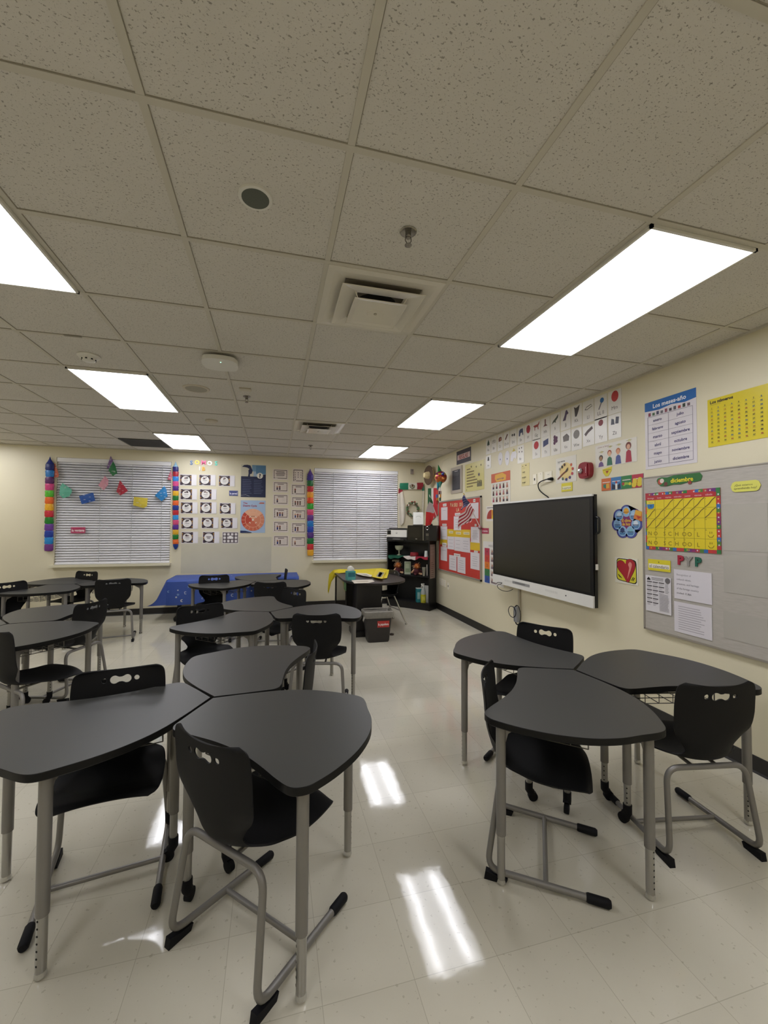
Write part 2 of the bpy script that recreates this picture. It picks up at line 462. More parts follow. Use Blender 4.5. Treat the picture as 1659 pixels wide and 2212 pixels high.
# back wall with two window openings
W1 = (-2.97, -1.30, 0.845, 2.555); W2 = (1.10, 2.715, 0.845, 2.545)
m = MB(); yb, dy = YB+0.08, 0.16
def seg(x0, x1, z0, z1): m.box(((x0+x1)/2, yb, (z0+z1)/2), (x1-x0, dy, z1-z0), WALL)
seg(XL-0.2, W1[0], 0, HC); seg(W1[1], W2[0], 0, HC); seg(W2[1], XR+0.2, 0, HC)
for w in (W1, W2): seg(w[0], w[1], 0, w[2]); seg(w[0], w[1], w[3], HC)
struct(m, 'wall_back')
m = MB(); m.box((XR+0.08, (YF+YB)/2, HC/2), (0.16, YB-YF+0.3, HC), WALL); struct(m, 'wall_right')
m = MB(); m.box((XL-0.08, (YF+YB)/2, HC/2), (0.16, YB-YF+0.3, HC), WALL); struct(m, 'wall_left')
m = MB(); m.box(((XL+XR)/2, YF-0.08, HC/2), (XR-XL+0.3, 0.16, HC), WALL); struct(m, 'wall_front')
BB = M('#22201e', 0.5, noise=0.1)
def baseboard(name, a, b, n):
    mb = MB(); a, b, n = Vector(a), Vector(b), Vector(n); d = (b-a); L = d.length; d.normalize()
    prof = [(0, 0), (0.014, 0), (0.006, 0.012), (0.005, 0.1), (0.0, 0.102)]
    mb.add([a+n*q[0]+Vector((0, 0, q[1])) for q in prof]+[b+n*q[0]+Vector((0, 0, q[1])) for q in prof],
           [(i, (i+1) % 5, 5+(i+1) % 5, 5+i) for i in range(5)]+[(4, 3, 2, 1, 0), (5, 6, 7, 8, 9)], BB)
    struct(mb, name)
baseboard('baseboard_right', (XR, YF, 0), (XR, YB, 0), (-1, 0, 0))
baseboard('baseboard_back', (XL, YB, 0), (XR, YB, 0), (0, -1, 0))
baseboard('baseboard_left', (XL, YF, 0), (XL, YB, 0), (1, 0, 0))

# ceiling grid
GRID = M('#c6c1b3', 0.5, noise=0.02)
m = MB(); zg = HC-0.002
k = math.floor(XL/T)
while k*T < XR:
    if k*T > XL: m.box((k*T, (YF+YB)/2, zg), (0.024, YB-YF, 0.005), GRID)
    k += 1
k = math.floor(YF/T)+1
while k*T < YB:
    m.box(((XL+XR)/2, k*T, zg-0.0006), (XR-XL, 0.024, 0.005), GRID); k += 1
SEAM_SHADE = M('#9a9486', 0.8, noise=0)  # seam shadow along the grid bars, painted as thin darker strips
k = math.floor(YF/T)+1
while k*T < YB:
    m.box(((XL+XR)/2, k*T-0.0135, zg+0.0008), (XR-XL, 0.0014, 0.0042), SEAM_SHADE); k += 1
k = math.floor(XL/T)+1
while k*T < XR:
    m.box((k*T+0.0135, (YF+YB)/2, zg+0.0008), (0.0014, YB-YF, 0.0042), SEAM_SHADE); k += 1
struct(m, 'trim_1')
m = MB(); m.box((XR-0.012, (YF+YB)/2, HC-0.006), (0.024, YB-YF, 0.012), GRID); m.box(((XL+XR)/2, YB-0.012, HC-0.006), (XR-XL, 0.024, 0.012), GRID)
struct(m, 'trim_2')

# windows and blinds
GLASS = M('#0c1016', 0.05, noise=0); SLAT = M('#eeeef1', 0.4, noise=0.03)
def window(i, w, label):
    x0, x1, z0, z1 = w; root = bpy.data.objects.new('window_%d' % i, None); COL.objects.link(root); root.location = ((x0+x1)/2, YB, z0); root['kind'] = 'structure'
    L = lambda x, y, z: (x-(x0+x1)/2, y-YB, z-z0)
    mb = MB(); fw = 0.05
    for a, b, c, d in ((x0, x1, z0, z0+fw), (x0, x1, z1-fw, z1), (x0, x0+fw, z0, z1), (x1-fw, x1, z0, z1)):
        mb.box(L((a+b)/2, YB+0.12, (c+d)/2), (b-a, 0.04, d-c), BLACK)
    mb.build('window_frame', parent=root)
    mb = MB(); mb.box(L((x0+x1)/2, YB+0.125, (z0+z1)/2), (x1-x0-0.1, 0.006, z1-z0-0.1), GLASS); mb.build('glass', parent=root)
    mb = MB(); mb.box(L((x0+x1)/2, YB-0.012, z0-0.018), (x1-x0+0.05, 0.20-0.02, 0.036), TRIMW); mb.box(L((x0+x1)/2, YB-0.012, z0-0.055), (x1-x0+0.0, 0.02, 0.04), TRIMW)
    mb.build('window_sill', parent=root)
    t = thing('window_blind', label, 'blind', ((x0+x1)/2, YB+0.035, z0), group='white slatted window blinds')
    Wd = x1-x0-0.012
    mb = MB(); mb.box((0, -0.005, z1-z0-0.035), (Wd, 0.05, 0.065), SLAT); mb.build('headrail', parent=t)
    mb = MB(); n = 40; top = z1-z0-0.085; bot = 0.035
    for k in range(n):
        z = bot+(top-bot)*k/(n-1); a = radians(46)
        mb.add([Vector((sx*Wd/2, sy*0.024*cos(a)+q*0.0012*sin(a), z+sy*0.024*sin(a)-q*0.0012*cos(a))) for q in (-1, 1) for sy in (-1, 0, 1) for sx in (-1, 1)],
               [(0, 1, 3, 2), (2, 3, 5, 4), (6, 8, 9, 7), (8, 10, 11, 9), (0, 6, 7, 1), (4, 5, 11, 10), (0, 2, 8, 6), (2, 4, 10, 8), (1, 7, 9, 3), (3, 9, 11, 5)], SLAT)
    mb.build('slats', parent=t)
    mb = MB(); mb.box((0, 0, 0.012), (Wd, 0.05, 0.02), SLAT); mb.build('bottom_rail', parent=t)
    for fx in (-0.28, 0.0, 0.28) if i == 2 else (-0.13, 0.15, 0.42):
        mb = MB(); mb.box((fx*Wd, -0.0275, (z1-z0)/2-0.02), (0.006, 0.002, z1-z0-0.09), M('#b9b9bb', 0.6, noise=0)); mb.build('ladder_cord', parent=t)
    return t
window(1, W1, 'closed white slatted blind hung with paper pennants, over the left window')
window(2, W2, 'closed white slatted blind of the window beside the black bookcase, no pennants')

# ------------------------------------------------------------------ ceiling fixtures
def ceiling_light(cx, cy, label):
    t = thing('ceiling_light', label, 'ceiling light', (cx, cy, HC), group='recessed fluorescent ceiling lights')
    mb = MB(); w, l = 0.583, 1.193
    for a, b, c, d in ((0, l/2-0.006, w, 0.012), (0, -l/2+0.006, w, 0.012), (w/2-0.006, 0, 0.012, l), (-w/2+0.006, 0, 0.012, l)):
        mb.box((a, b, -0.009), (c, d, 0.018), WHITEP)
    mb.build('frame', parent=t)
    mb = MB(); mb.box((0, 0, -0.012), (w-0.024, l-0.024, 0.006), LAMP); mb.build('diffuser', parent=t)
rowname = {0: 'nearest one', 4: 'middle one', 8: 'farthest one'}
for c, side in ((3, 'toward the screen wall'), (-2, 'toward the open left side')):
    for r in (0, 4, 8):
        ceiling_light((c+.5)*T, (r+1)*T, 'lit ceiling panel %s, %s' % (side, rowname[r]))
for c in (3, -2): ceiling_light((c+.5)*T, -3*T, 'lit ceiling light panel behind the viewpoint')
for r in (0, 4, 8): ceiling_light((-7+.5)*T, (r+1)*T, 'lit ceiling light panel near the far left wall')

DUCT = M('#0b0b0a', 0.8, noise=0)
ENAM = M('#dad5c8', 0.25, noise=0.03)
def sq_ring(mb, a0, z0, a1, z1, th, mat):
    """square funnel from half-size a0 at z0 to half-size a1 at z1"""
    for q in range(4):
        R = Matrix.Rotation(q*pi/2, 3, 'Z')
        p = [Vector((-a0, -a0, z0)), Vector((a0, -a0, z0)), Vector((a1, -a1, z1)), Vector((-a1, -a1, z1))]
        mb.add([R @ x for x in p]+[R @ (x+Vector((0, 0, th))) for x in p], [(0, 1, 2, 3), (7, 6, 5, 4), (0, 4, 5, 1), (2, 6, 7, 3)], mat)
def diffuser(cx, cy, label):
    t = thing('air_diffuser', label, 'air vent', (cx, cy, HC), group='stepped square ceiling air vents')
    mb = MB(); sq_ring(mb, 0.296, -0.008, 0.262, -0.010, 0.004, ENAM); sq_ring(mb, 0.262, -0.010, 0.205, -0.003, 0.001, ENAM); mb.build('flange', parent=t)
    mb = MB(); mb.box((0, 0, -0.0035), (0.40, 0.40, 0.003), M('#6d675b', 0.6, noise=0.05)); mb.lathe([(0.001, -0.0060), (0.115, -0.0060), (0.115, -0.0045)], (0.0, 0.0, 0), DUCT, 18); mb.build('duct_opening', parent=t)
    mb = MB(); sq_ring(mb, 0.212, -0.040, 0.125, -0.022, 0.0015, ENAM); sq_ring(mb, 0.218, -0.041, 0.212, -0.041, 0.003, ENAM); mb.build('outer_louver', parent=t)
    mb = MB(); sq_ring(mb, 0.138, -0.060, 0.115, -0.055, 0.0015, ENAM); mb.box((0, 0, -0.0545), (0.232, 0.232, 0.0015), ENAM); sq_ring(mb, 0.143, -0.061, 0.138, -0.061, 0.003, ENAM)
    mb.lathe([(0.001, -0.058), (0.045, -0.058), (0.048, -0.055)], (0, 0, 0), ENAM, 20); mb.lathe([(0.001, -0.062), (0.008, -0.062), (0.01, -0.057)], (0, 0, 0), M('#a59f91', 0.4), 12); mb.build('center_plate', parent=t)
    mb = MB()
    for a in (-1, 1):
        for b in (-1, 1): mb.tube([(a*0.15, b*0.15, -0.005), (a*0.12, b*0.12, -0.056)], 0.003, ENAM, 6)
    mb.build('hanger_bars', parent=t)
diffuser(1.5*T, 1.5*T, 'stepped square air vent with dark duct hole, the nearer one')
diffuser(1.5*T, 6.5*T, 'small looking stepped square air vent far down the ceiling')
# black return grille near the far left light
t = thing('return_grille', 'dark grey return air grille beside the far left light panel', 'air vent', (-2.46*T, 9.4*T, HC))
DK = M('#4b4a49', 0.7, noise=0.1)
mb = MB(); mb.box((0, 0, -0.007), (0.56, 0.56, 0.004), DUCT); mb.build('backing', parent=t)
mb = MB()
for k in range(22): mb.box((0, -0.27+k*0.0257, -0.012), (0.56, 0.010, 0.006), DK)
mb.build('slats', parent=t)
mb = MB(); sq_ring(mb, 0.292, -0.016, 0.27, -0.016, 0.012, DK); mb.build('frame', parent=t)

def round_speaker(cx, cy, r, label, g1, g2):
    t = thing('ceiling_speaker', label, 'speaker', (cx, cy, HC), group='round ceiling speakers')
    mb = MB(); mb.lathe([(r*0.78, -0.004), (r*0.80, -0.009), (r*0.97, -0.008), (r, -0.001), (r, 0)], (0, 0, 0), g1, 32); mb.build('rim', parent=t, smooth=True)
    mb = MB(); mb.lathe([(0.001, -0.0105), (r*0.45, -0.010), (r*0.79, -0.0094), (r*0.79, -0.004)], (0, 0, 0), g2, 32); mb.build('grille', parent=t, smooth=True)
round_speaker(0.302, 0.296, 0.063, 'round ceiling speaker with dark green grey mesh and white rim', WHITEP, M('#585c52', 0.6, noise=0.3, scale=300))
round_speaker(-0.309, 2.758, 0.115, 'faint beige round ceiling speaker beside the small dark sensor', M('#cbc4b2', 0.6), M('#a39d8d', 0.7, noise=0.2, scale=300))
SPK = M('#8f8b84', 0.22, metal=0.9, noise=0.3, scale=200)
def sprinkler(cx, cy, label):
    t = thing('sprinkler', label, 'sprinkler', (cx, cy, HC), group='chrome fire sprinklers')
    mb = MB(); mb.lathe([(0.022, 0), (0.036, -0.002), (0.033, -0.006), (0.022, -0.004)], (0, 0, 0), SPK, 24); mb.build('escutcheon', parent=t, smooth=True)
    mb = MB(); mb.lathe([(0.012, 0), (0.012, -0.022), (0.009, -0.024), (0.009, -0.030)], (0, 0, 0), SPK, 14); mb.tube([(0.011, 0, -0.02), (0.013, 0, -0.04), (0.003, 0, -0.055)], 0.0022, SPK, 6); mb.tube([(-0.011, 0, -0.02), (-0.013, 0, -0.04), (-0.003, 0, -0.055)], 0.0022, SPK, 6); mb.build('body', parent=t, smooth=True)
    mb = MB(); mb.lathe([(0.003, -0.052), (0.003, -0.058), (0.015, -0.058), (0.015, -0.060)], (0, 0, 0), SPK, 16); mb.build('deflector', parent=t)
sprinkler(0.912, 0.322, 'chrome fire sprinkler head in front of the near air vent')
sprinkler(0.928, 5.235, 'tiny dark fire sprinkler head near the window wall')
sprinkler(0.12, 2.879, 'small dark sprinkler head beside the faint beige ceiling plate')
t = thing('smoke_detector', 'white round smoke detector above the left light panels', 'smoke detector', (-0.938, 2.168, HC), group='ceiling detectors')
mb = MB(); mb.lathe([(0.072, 0), (0.075, -0.008), (0.066, -0.018), (0.05, -0.022)], (0, 0, 0), WHITEP, 24); mb.build('base', parent=t, smooth=True)
mb = MB(); mb.lathe([(0.05, -0.022), (0.04, -0.042), (0.03, -0.046), (0.001, -0.047)], (0, 0, 0), WHITEP, 20)
for k in range(8): mb.box((0.044*cos(k*pi/4), 0.044*sin(k*pi/4), -0.033), (0.006, 0.012, 0.008), DUCT, rz=k*pi/4)
mb.build('sensor_head', parent=t, smooth=True)
t = thing('wireless_access_point', 'white rounded box with a tiny green lamp hanging under the ceiling', 'access point', (-0.012, 1.954, HC))
mb = MB(); mb.box((0, 0.01, -0.012), (0.13, 0.13, 0.024), BLACK); mb.build('mount', parent=t)
pp = catmull([(-0.10, -0.10), (0.10, -0.10), (0.10, 0.10), (-0.10, 0.10)], 6)
mb = MB(); mb.prism(pp, (0, 0, -0.055), (1, 0, 0), (0, 1, 0), (0, 0, 1), 0, 0.03, WHITEP); mb.build('housing', parent=t, smooth=True)
gm = bpy.data.materials.new('green_led'); gm.use_nodes = True; gm.node_tree.nodes['Principled BSDF'].inputs['Emission Color'].default_value = (0.2, 1, 0.5, 1); gm.node_tree.nodes['Principled BSDF'].inputs['Emission Strength'].default_value = 3
mb = MB(); mb.ball((0.01, -0.06, -0.055), 0.003, gm); mb.build('lamp', parent=t)
mb = MB(); mb.box((0.121, 2.651, HC-0.006), (0.10, 0.07, 0.012), M('#c4bda9', 0.5)); tag(mb.build('ceiling_plate'), 'faint beige rectangular plate beside the small dark sprinkler', 'plate')
mb = MB(); mb.lathe([(0.07, 0), (0.07, -0.014), (0.055, -0.026), (0.001, -0.028)], (-0.342, 3.977, HC), M('#c9c2b0', 0.5), 20); tag(mb.build('motion_detector', smooth=True), 'low beige round detector between the two left light panels and the air vent', 'detector', 'ceiling detectors')
mb = MB(); mb.box((-0.90, 1.82, HC-0.005), (0.10, 0.02, 0.004), M('#8b8577', 0.5)); tag(mb.build('ceiling_clip'), 'short grey metal clip on the ceiling grid before the smoke detector', 'clip')

# ------------------------------------------------------------------ desks
def polar(a, r): return (r*cos(radians(a)), r*sin(radians(a)))
TOPPTS = [(0.0, -0.006)]+[polar(a, r) for a, r in ((-2, .15), (-3, .3), (-6.5, .42), (-11, .53), (-15, .62), (-17.8, .680), (-21.2, .708), (-28, .733), (-35, .772), (-43, .808), (-52, .835), (-60, .852), (-66, .862), (-69.5, .862),
        (-72.3, .835), (-73.6, .77), (-74.5, .70), (-76, .62), (-79, .53), (-86, .435), (-96, .37), (-107, .332), (-112, .318), (-116.5, .303), (-119.5, .275), (-120, .24), (-120, .12))]
def desk_outline():
    pts = TOPPTS[:]; out = []
    a = catmull(pts[1:-1], 4, closed=False)
    return [pts[0]]+[(x, y) for x, y in a]+[pts[-1]]
ZD = 0.700
def make_desk(label):
    t = thing('student_desk', label, 'desk', group='wing shaped student desks')
    ol = desk_outline(); mb = MB()
    shr = lambda k: [(x*(1-k)+0.25*k, y*(1-k)-0.38*k) for x, y in ol]
    n = len(ol)
    rings = [(shr(0.012), ZD-0.030), (shr(0), ZD-0.026), (shr(0), ZD-0.002), (shr(0.003), ZD)]
    vs_ = [Vector((x, y, z)) for r, z in rings for x, y in r]
    for i in range(3): mb.add(vs_[i*n:(i+2)*n], [(k, (k+1) % n, n+(k+1) % n, n+k) for k in range(n)], EDGE if i < 3 else LAMINATE)
    mb.add(vs_[3*n:], [tuple(range(n))], LAMINATE); mb.add(vs_[:n], [tuple(range(n))[::-1]], EDGE)
    mb.build('desktop', parent=t, smooth=True, angle=22)
    zt = ZD-0.03
    for (a, r, cast) in ((-21.5, .635, 0), (-68.0, .805, 0), (-106, .27, 1), (-62, .15, 1)):
        x, y = polar(a, r)
        mb = MB(); mb.tube([(x, y, 0.205), (x, y, zt)], 0.0205, GREYMET, 16)
        cx, cy = 0.28, -0.42; d = Vector((cx-x, cy-y, 0)).normalized()
        o = Vector((x, y, 0))
        # gusset plates from leg to underside
        for sg in ((1,) if cast else (0.55, -0.55)):
            dd = Matrix.Rotation(sg if not cast else 0, 3, 'Z') @ d; nn = Vector((-dd.y, dd.x, 0))
            mb.prism([(0.015, 0), (0.095, 0), (0.075, -0.018), (0.03, -0.045), (0.018, -0.09)], o+Vector((0, 0, zt-0.001)), dd, (0, 0, 1), nn, -0.002, 0.002, GREYMET)
        mb.box((x, y, zt-0.003), (0.07, 0.07, 0.005), GREYMET, rz=atan2(d.y, d.x))
        leg = mb.build('leg', parent=t, smooth=True)
        mb = MB(); zb = 0.075 if cast else 0.018
        mb.tube([(x, y, zb), (x, y, 0.215)], 0.0165, CHROME if 0 else M('#a6a49f', 0.3, metal=0.75, noise=0.02), 14)
        for k in range(7):
            zz = 0.05+k*0.024+(0.04 if cast else 0)
            q = Matrix.Rotation(pi if a < -60 else 0, 3, 'Z') @ Vector((0.0163, 0.0, 0))
            if zz < 0.20: mb.lathe([(0.0035, 0), (0.0035, 0.0008)], (x+q.x, y+q.y, zz), DUCT, 8, ax=(q.x, q.y, 0))
        mb.build('leg_extension', parent=leg, smooth=True)
        if cast:
            w = Vector((-d.y, d.x, 0)) if r > .2 else Vector((d.x, d.y, 0))
            mb = MB(); mb.tube([(x, y, 0.10), (x, y, 0.06), Vector((x, y, 0.045))+w*0.012], 0.021, RUBBER, 12)
            mb.lathe([(0.012, -0.013), (0.025, -0.012), (0.025, 0.012), (0.012, 0.013)], Vector((x, y, 0.025))+w*0.02, RUBBER, 18, ax=(-w.y, w.x, 0))
            mb.build('caster', parent=leg, smooth=True)
        else:
            mb = MB(); mb.lathe([(0.001, 0.0), (0.014, 0.001), (0.019, 0.008), (0.018, 0.016), (0.0165, 0.024)], (x, y, 0), CHROME, 16); mb.build('glide', parent=leg, smooth=True)
    # wire book basket under the top
    mb = MB(); an = radians(-50); ux = Vector((cos(an), sin(an), 0)); uy = Vector((-sin(an), cos(an), 0)); o = Vector((0.235, -0.36, 0))
    L2, W2_, zt2, zb2 = 0.225, 0.135, zt-0.004, zt-0.085; wr = 0.0022
    WIRE = M('#6f6d6a', 0.35, metal=0.8, noise=0)
    pt = lambda a, b, z: o+ux*a+uy*b+Vector((0, 0, z))
    for z in (zt2-0.03, zb2): mb.tube([pt(-L2, -W2_, z), pt(L2, -W2_, z), pt(L2, W2_, z), pt(-L2, W2_, z)], wr, WIRE, 6, closed=True)
    for k in range(7):
        a = -L2+k*2*L2/6; mb.tube([pt(a, -W2_, zt2-0.03), pt(a, -W2_, zb2), pt(a, W2_, zb2), pt(a, W2_, zt2-0.03)], wr, WIRE, 6)
    for k in range(1, 4):
        b = -W2_+k*2*W2_/4; mb.tube([pt(-L2, b, zt2-0.03), pt(-L2, b, zb2), pt(L2, b, zb2), pt(L2, b, zt2-0.03)], wr, WIRE, 6)
    for a in (-L2, L2):
        for b in (-W2_, W2_): mb.tube([pt(a, b, zt2), pt(a, b, zb2)], wr*1.3, WIRE, 6)
    mb.build('wire_basket', parent=t)
    return t
desk0 = make_desk('x'); remember(desk0)
used_desk = [False]
def put_desk(J, th, label):
    if not used_desk[0]:
        used_desk[0] = True; desk0.location = (J[0], J[1], 0); desk0.rotation_euler = (0, 0, radians(th)); desk0['label'] = label; return desk0
    return dup(desk0, (J[0], J[1], 0), radians(th), label)
CLUSTERS = [
 ((0.118, 0.806), 5, ('charcoal desk nearest the viewpoint, wing with the chair tucked in at its bent side', 'large charcoal desk at the front left, its chair standing behind it', 'charcoal desk at the back of the nearest left group of three')),
 ((2.03, 0.715), -82, ('charcoal desk at the front of the right group, closest to the camera there', 'charcoal desk running along the wall with the calendar board', 'charcoal desk of the right group lying toward the wall screen')),
 ((0.36, 2.71), -80, ('charcoal desk at the left front of the middle group, sharp tip toward the left', 'charcoal desk at the right of the middle group, tip toward the waste bin', 'charcoal desk at the rear of the middle group')),
 ((0.157, 4.88), 17, ('charcoal desk at the right of the group before the blue table', 'charcoal desk at the left front of the group before the blue table', 'charcoal desk touching the blue table, rear of its group')),
 ((-2.16, 5.15), -55, ('charcoal desk at the front left of the group under the pennant window', 'charcoal desk at the rear left of the group under the pennant window', 'charcoal desk at the right of the group under the pennant window')),
 ((-1.66, 2.72), 8, ('charcoal desk of the left edge group, its rounded tip nearest the camera', 'charcoal desk of the left edge group cut off by the picture edge', 'charcoal desk at the rear of the left edge group')),
]
for J, th, labs in CLUSTERS:
    e = 0.004
    for q in range(3):
        a = radians(th-120*q-60); put_desk((J[0]+e*cos(a), J[1]+e*sin(a)), th-120*q, labs[q])

# ------------------------------------------------------------------ chairs
def make_chair(label):
    t = thing('classroom_chair', label, 'chair', group='black classroom chairs on grey tube frames')
    prof = [(-.046, .800, .150, .030), (-.045, .796, .172, .030), (-.043, .785, .185, .030), (-.039, .76, .192, .029), (-.033, .71, .195, .028), (-.028, .65, .194, .028), (-.023, .59, .186, .034), (-.017, .545, .163, .045), (-.008, .505, .132, .044), (.006, .465, .112, .034),
            (.032, .438, .128, .028), (.075, .426, .175, .032), (.125, .422, .204, .034), (.20, .420, .214, .020), (.28, .425, .214, .008), (.34, .436, .212, -.002), (.39, .443, .203, -.012), (.41, .441, .190, -.020), (.424, .436, .167, -.022)]
    dense = catmull(prof, 4, closed=False); nu = len(dense)-1; nv = 24
    def fn(u, v):
        i = min(nu, int(round(u*nu))); x, z, w, c = dense[i]
        a = dense[max(0, i-1)]; b = dense[min(nu, i+1)]; tx, tz = b[0]-a[0], b[1]-a[1]; l = sqrt(tx*tx+tz*tz) or 1
        nx, nz = -tz/l, tx/l                          # toward the sitter
        s_ = v*2-1; k = c*abs(s_)**2.2
        if nz*0+nx < 0 and z > .45: nx, nz = -nx, -nz
        if z <= .45 and nz < 0: nx, nz = -nx, -nz
        return (x+nx*k, s_*w, z+nz*k)
    mb = MB(); mb.grid(fn, nu, nv, PLASTIC, thick=0.006)
    sh = mb.build('seat_shell', parent=None, origin=(0, 0, 0))
    cut = MB()
    def cutter(pts): cut.prism(pts, (-0.10, 0, 0), (0, 1, 0), (0, 0, 1), (1, 0, 0), 0, 0.2, PLASTIC)
    zc = 0.752
    for sy in (-0.068, 0.068): cutter([(sy+0.0115*cos(2*pi*k/16), zc+0.0115*sin(2*pi*k/16)) for k in range(16)])
    db = []
    for k in range(-7, 8): a = pi*.72*k/7; db.append((.026+.0190*cos(a), .0190*sin(a)))
    db += [(.006, .0115), (-.006, .0115)]
    for k in range(-7, 8): a = pi+pi*.72*k/7; db.append((-.026+.0190*cos(a), .0190*sin(a)))
    db += [(-.006, -.0115), (.006, -.0115)]
    cutter([(x, zc+z) for x, z in db])
    cu = cut.build('cutter', origin=(0, 0, 0))
    md = sh.modifiers.new('b', 'BOOLEAN'); md.operation = 'DIFFERENCE'; md.object = cu; md.solver = 'EXACT'
    dg = bpy.context.evaluated_depsgraph_get(); ev = sh.evaluated_get(dg); me = bpy.data.meshes.new_from_object(ev)
    sh.modifiers.clear(); sh.data = me; bpy.data.objects.remove(cu)
    me.shade_smooth(); me.set_sharp_from_angle(angle=radians(50)); sh.parent = t
    # frame: runners, rear uprights, bar under the seat
    r = 0.0128; mb = MB()
    path = [(0.455, 0.205, 0.020), (0.0, 0.222, 0.040), (0.050, 0.195, 0.398), (0.050, -0.195, 0.398), (0.0, -0.222, 0.040), (0.455, -0.205, 0.020)]
    fp = fillet(path, 0.062, 7)
    mb.tube(fp, r, GREYMET, 12); mb.build('tube_frame', parent=t, smooth=True)
    mb = MB(); mb.tube([(0.235, 0.21, 0.031), (0.235, -0.21, 0.031)], 0.0105, GREYMET, 10); mb.build('cross_bar', parent=t, smooth=True)
    mb = MB()
    for sy in (-0.10, 0.10): mb.tube(fillet([(0.05, sy*.6, 0.398), (0.12, sy*.6, 0.402), (0.28, sy*.5, 0.410)], 0.03, 4), 0.008, GREYMET, 8)
    mb.box((0.20, 0, 0.410), (0.12, 0.16, 0.006), BLACK); mb.build('seat_support', parent=t, smooth=True)
    for sy in (1, -1):
        a = Vector((0.385, sy*0.2075, 0.023)); b = Vector((0.475, sy*0.2045, 0.0185))
        mb = MB(); mb.tube([a, a+(b-a)*0.08, a+(b-a)*0.9, b], [0.0145, 0.0175, 0.018, 0.013], RUBBER, 12); mb.build('front_cap', parent=t, smooth=True)
        mb = MB(); y = sy*0.220
        mb.prism([(-0.012, 0.0), (0.075, 0.0), (0.085, 0.022), (0.04, 0.026), (-0.006, 0.034)], (0, y, 0), (1, 0, 0), (0, 0, 1), (0, -1, 0), -0.0135, 0.0135, RUBBER); mb.build('rear_glide', parent=t)
    return t
chair0 = make_chair('x'); remember(chair0); used_chair = [False]
def put_chair(x, y, deg, label):
    if not used_chair[0]:
        used_chair[0] = True; chair0.location = (x, y, 0); chair0.rotation_euler = (0, 0, radians(deg)); chair0['label'] = label; return
    dup(chair0, (x, y, 0), radians(deg), label)
put_chair(0.196, 0.215, 44, 'black chair seen from behind, nearest the camera, tucked under the front left desk')
put_chair(-0.320, 0.972, -81, 'black chair facing the camera behind the large front left desk')
put_chair(0.585, 1.13, 168, 'black chair seen edge on at the back desk of the nearest left group')
put_chair(1.415, 0.535, -35, 'black chair seen side on at the left of the right desk group')
put_chair(2.325, 0.165, 80, 'black chair seen from behind at the far right, beside the calendar board wall')
put_chair(2.215, 1.25, 215, 'black chair below the wall screen, only its back showing over the desk')
put_chair(0.725, 2.04, 76, 'black chair seen from behind at the right of the middle desk group')
put_chair(-0.21, 2.60, -66, 'black chair behind the left tip of the middle desk group')
put_chair(0.60, 3.34, 218, 'black chair facing the camera at the rear right of the middle desk group')
put_chair(0.36, 3.98, 80, 'black chair seen from behind before the blue table group')
put_chair(-0.385, 4.80, -84, 'black chair in front of the blue tablecloth, facing the camera')
put_chair(0.56, 5.34, 180, 'black chair seen edge on right of the blue table, rear of its group')
put_chair(-1.55, 4.66, 101, 'black chair seen from behind under the pennant window, its whole back and waist visible')
put_chair(-2.235, 5.68, 243, 'black chair facing the camera just under the pennant window sill')
put_chair(-2.62, 4.60, -38, 'black chair at the left edge behind the far left desk tip')
put_chair(-3.52, 5.85, 55, 'black chair of which only a sliver shows at the far left edge')
put_chair(-1.345, 2.03, 48, 'black chair with its seat pointing right, cut by the left picture edge')
put_chair(-1.20, 3.02, 160, 'black chair with a drooping back outline behind the left edge group')

# ================================================================== BACK WALL
C_WH, C_DK = P('#e4e0da'), P('#2a2228')
film = wall_sheet('B', [(391, 1160), (586, 1237)], M('#cbc6b0', 0.3, noise=0.08, scale=3), off=0.001, thick=0.001)
film.finish('plastic_film', 'dull grey plastic film taped on the cream wall above the blue table', 'film')
TAN, PUR, OCH = P('#8f6a4c'), P('#4c3552'), P('#b88a3a')
cards = [  # px box, place
 ((388, 1024.5, 425, 1049.5), 'top row, at the left'), ((429.5, 1025, 466, 1049.5), 'top row, in the middle'), ((472, 1026.6, 507.5, 1051), 'top row, at the right'),
 ((389.3, 1055.5, 426, 1080), 'second row, at the left'), ((431, 1056, 468, 1080), 'second row, at the right'),
 ((389.7, 1084, 427, 1110), 'third row, at the left'), ((431.6, 1084, 468, 1110), 'third row, in the middle'), ((474, 1086, 509, 1111), 'third row, at the right'),
 ((391, 1117, 428, 1143), 'fourth row, at the left'), ((435, 1117, 472, 1142), 'fourth row, in the middle'), ((477, 1118, 513, 1142), 'fourth row, at the right'),
 ((391.5, 1148, 428, 1174), 'bottom row, at the left'), ((437.5, 1148, 474, 1174), 'bottom row, in the middle')]
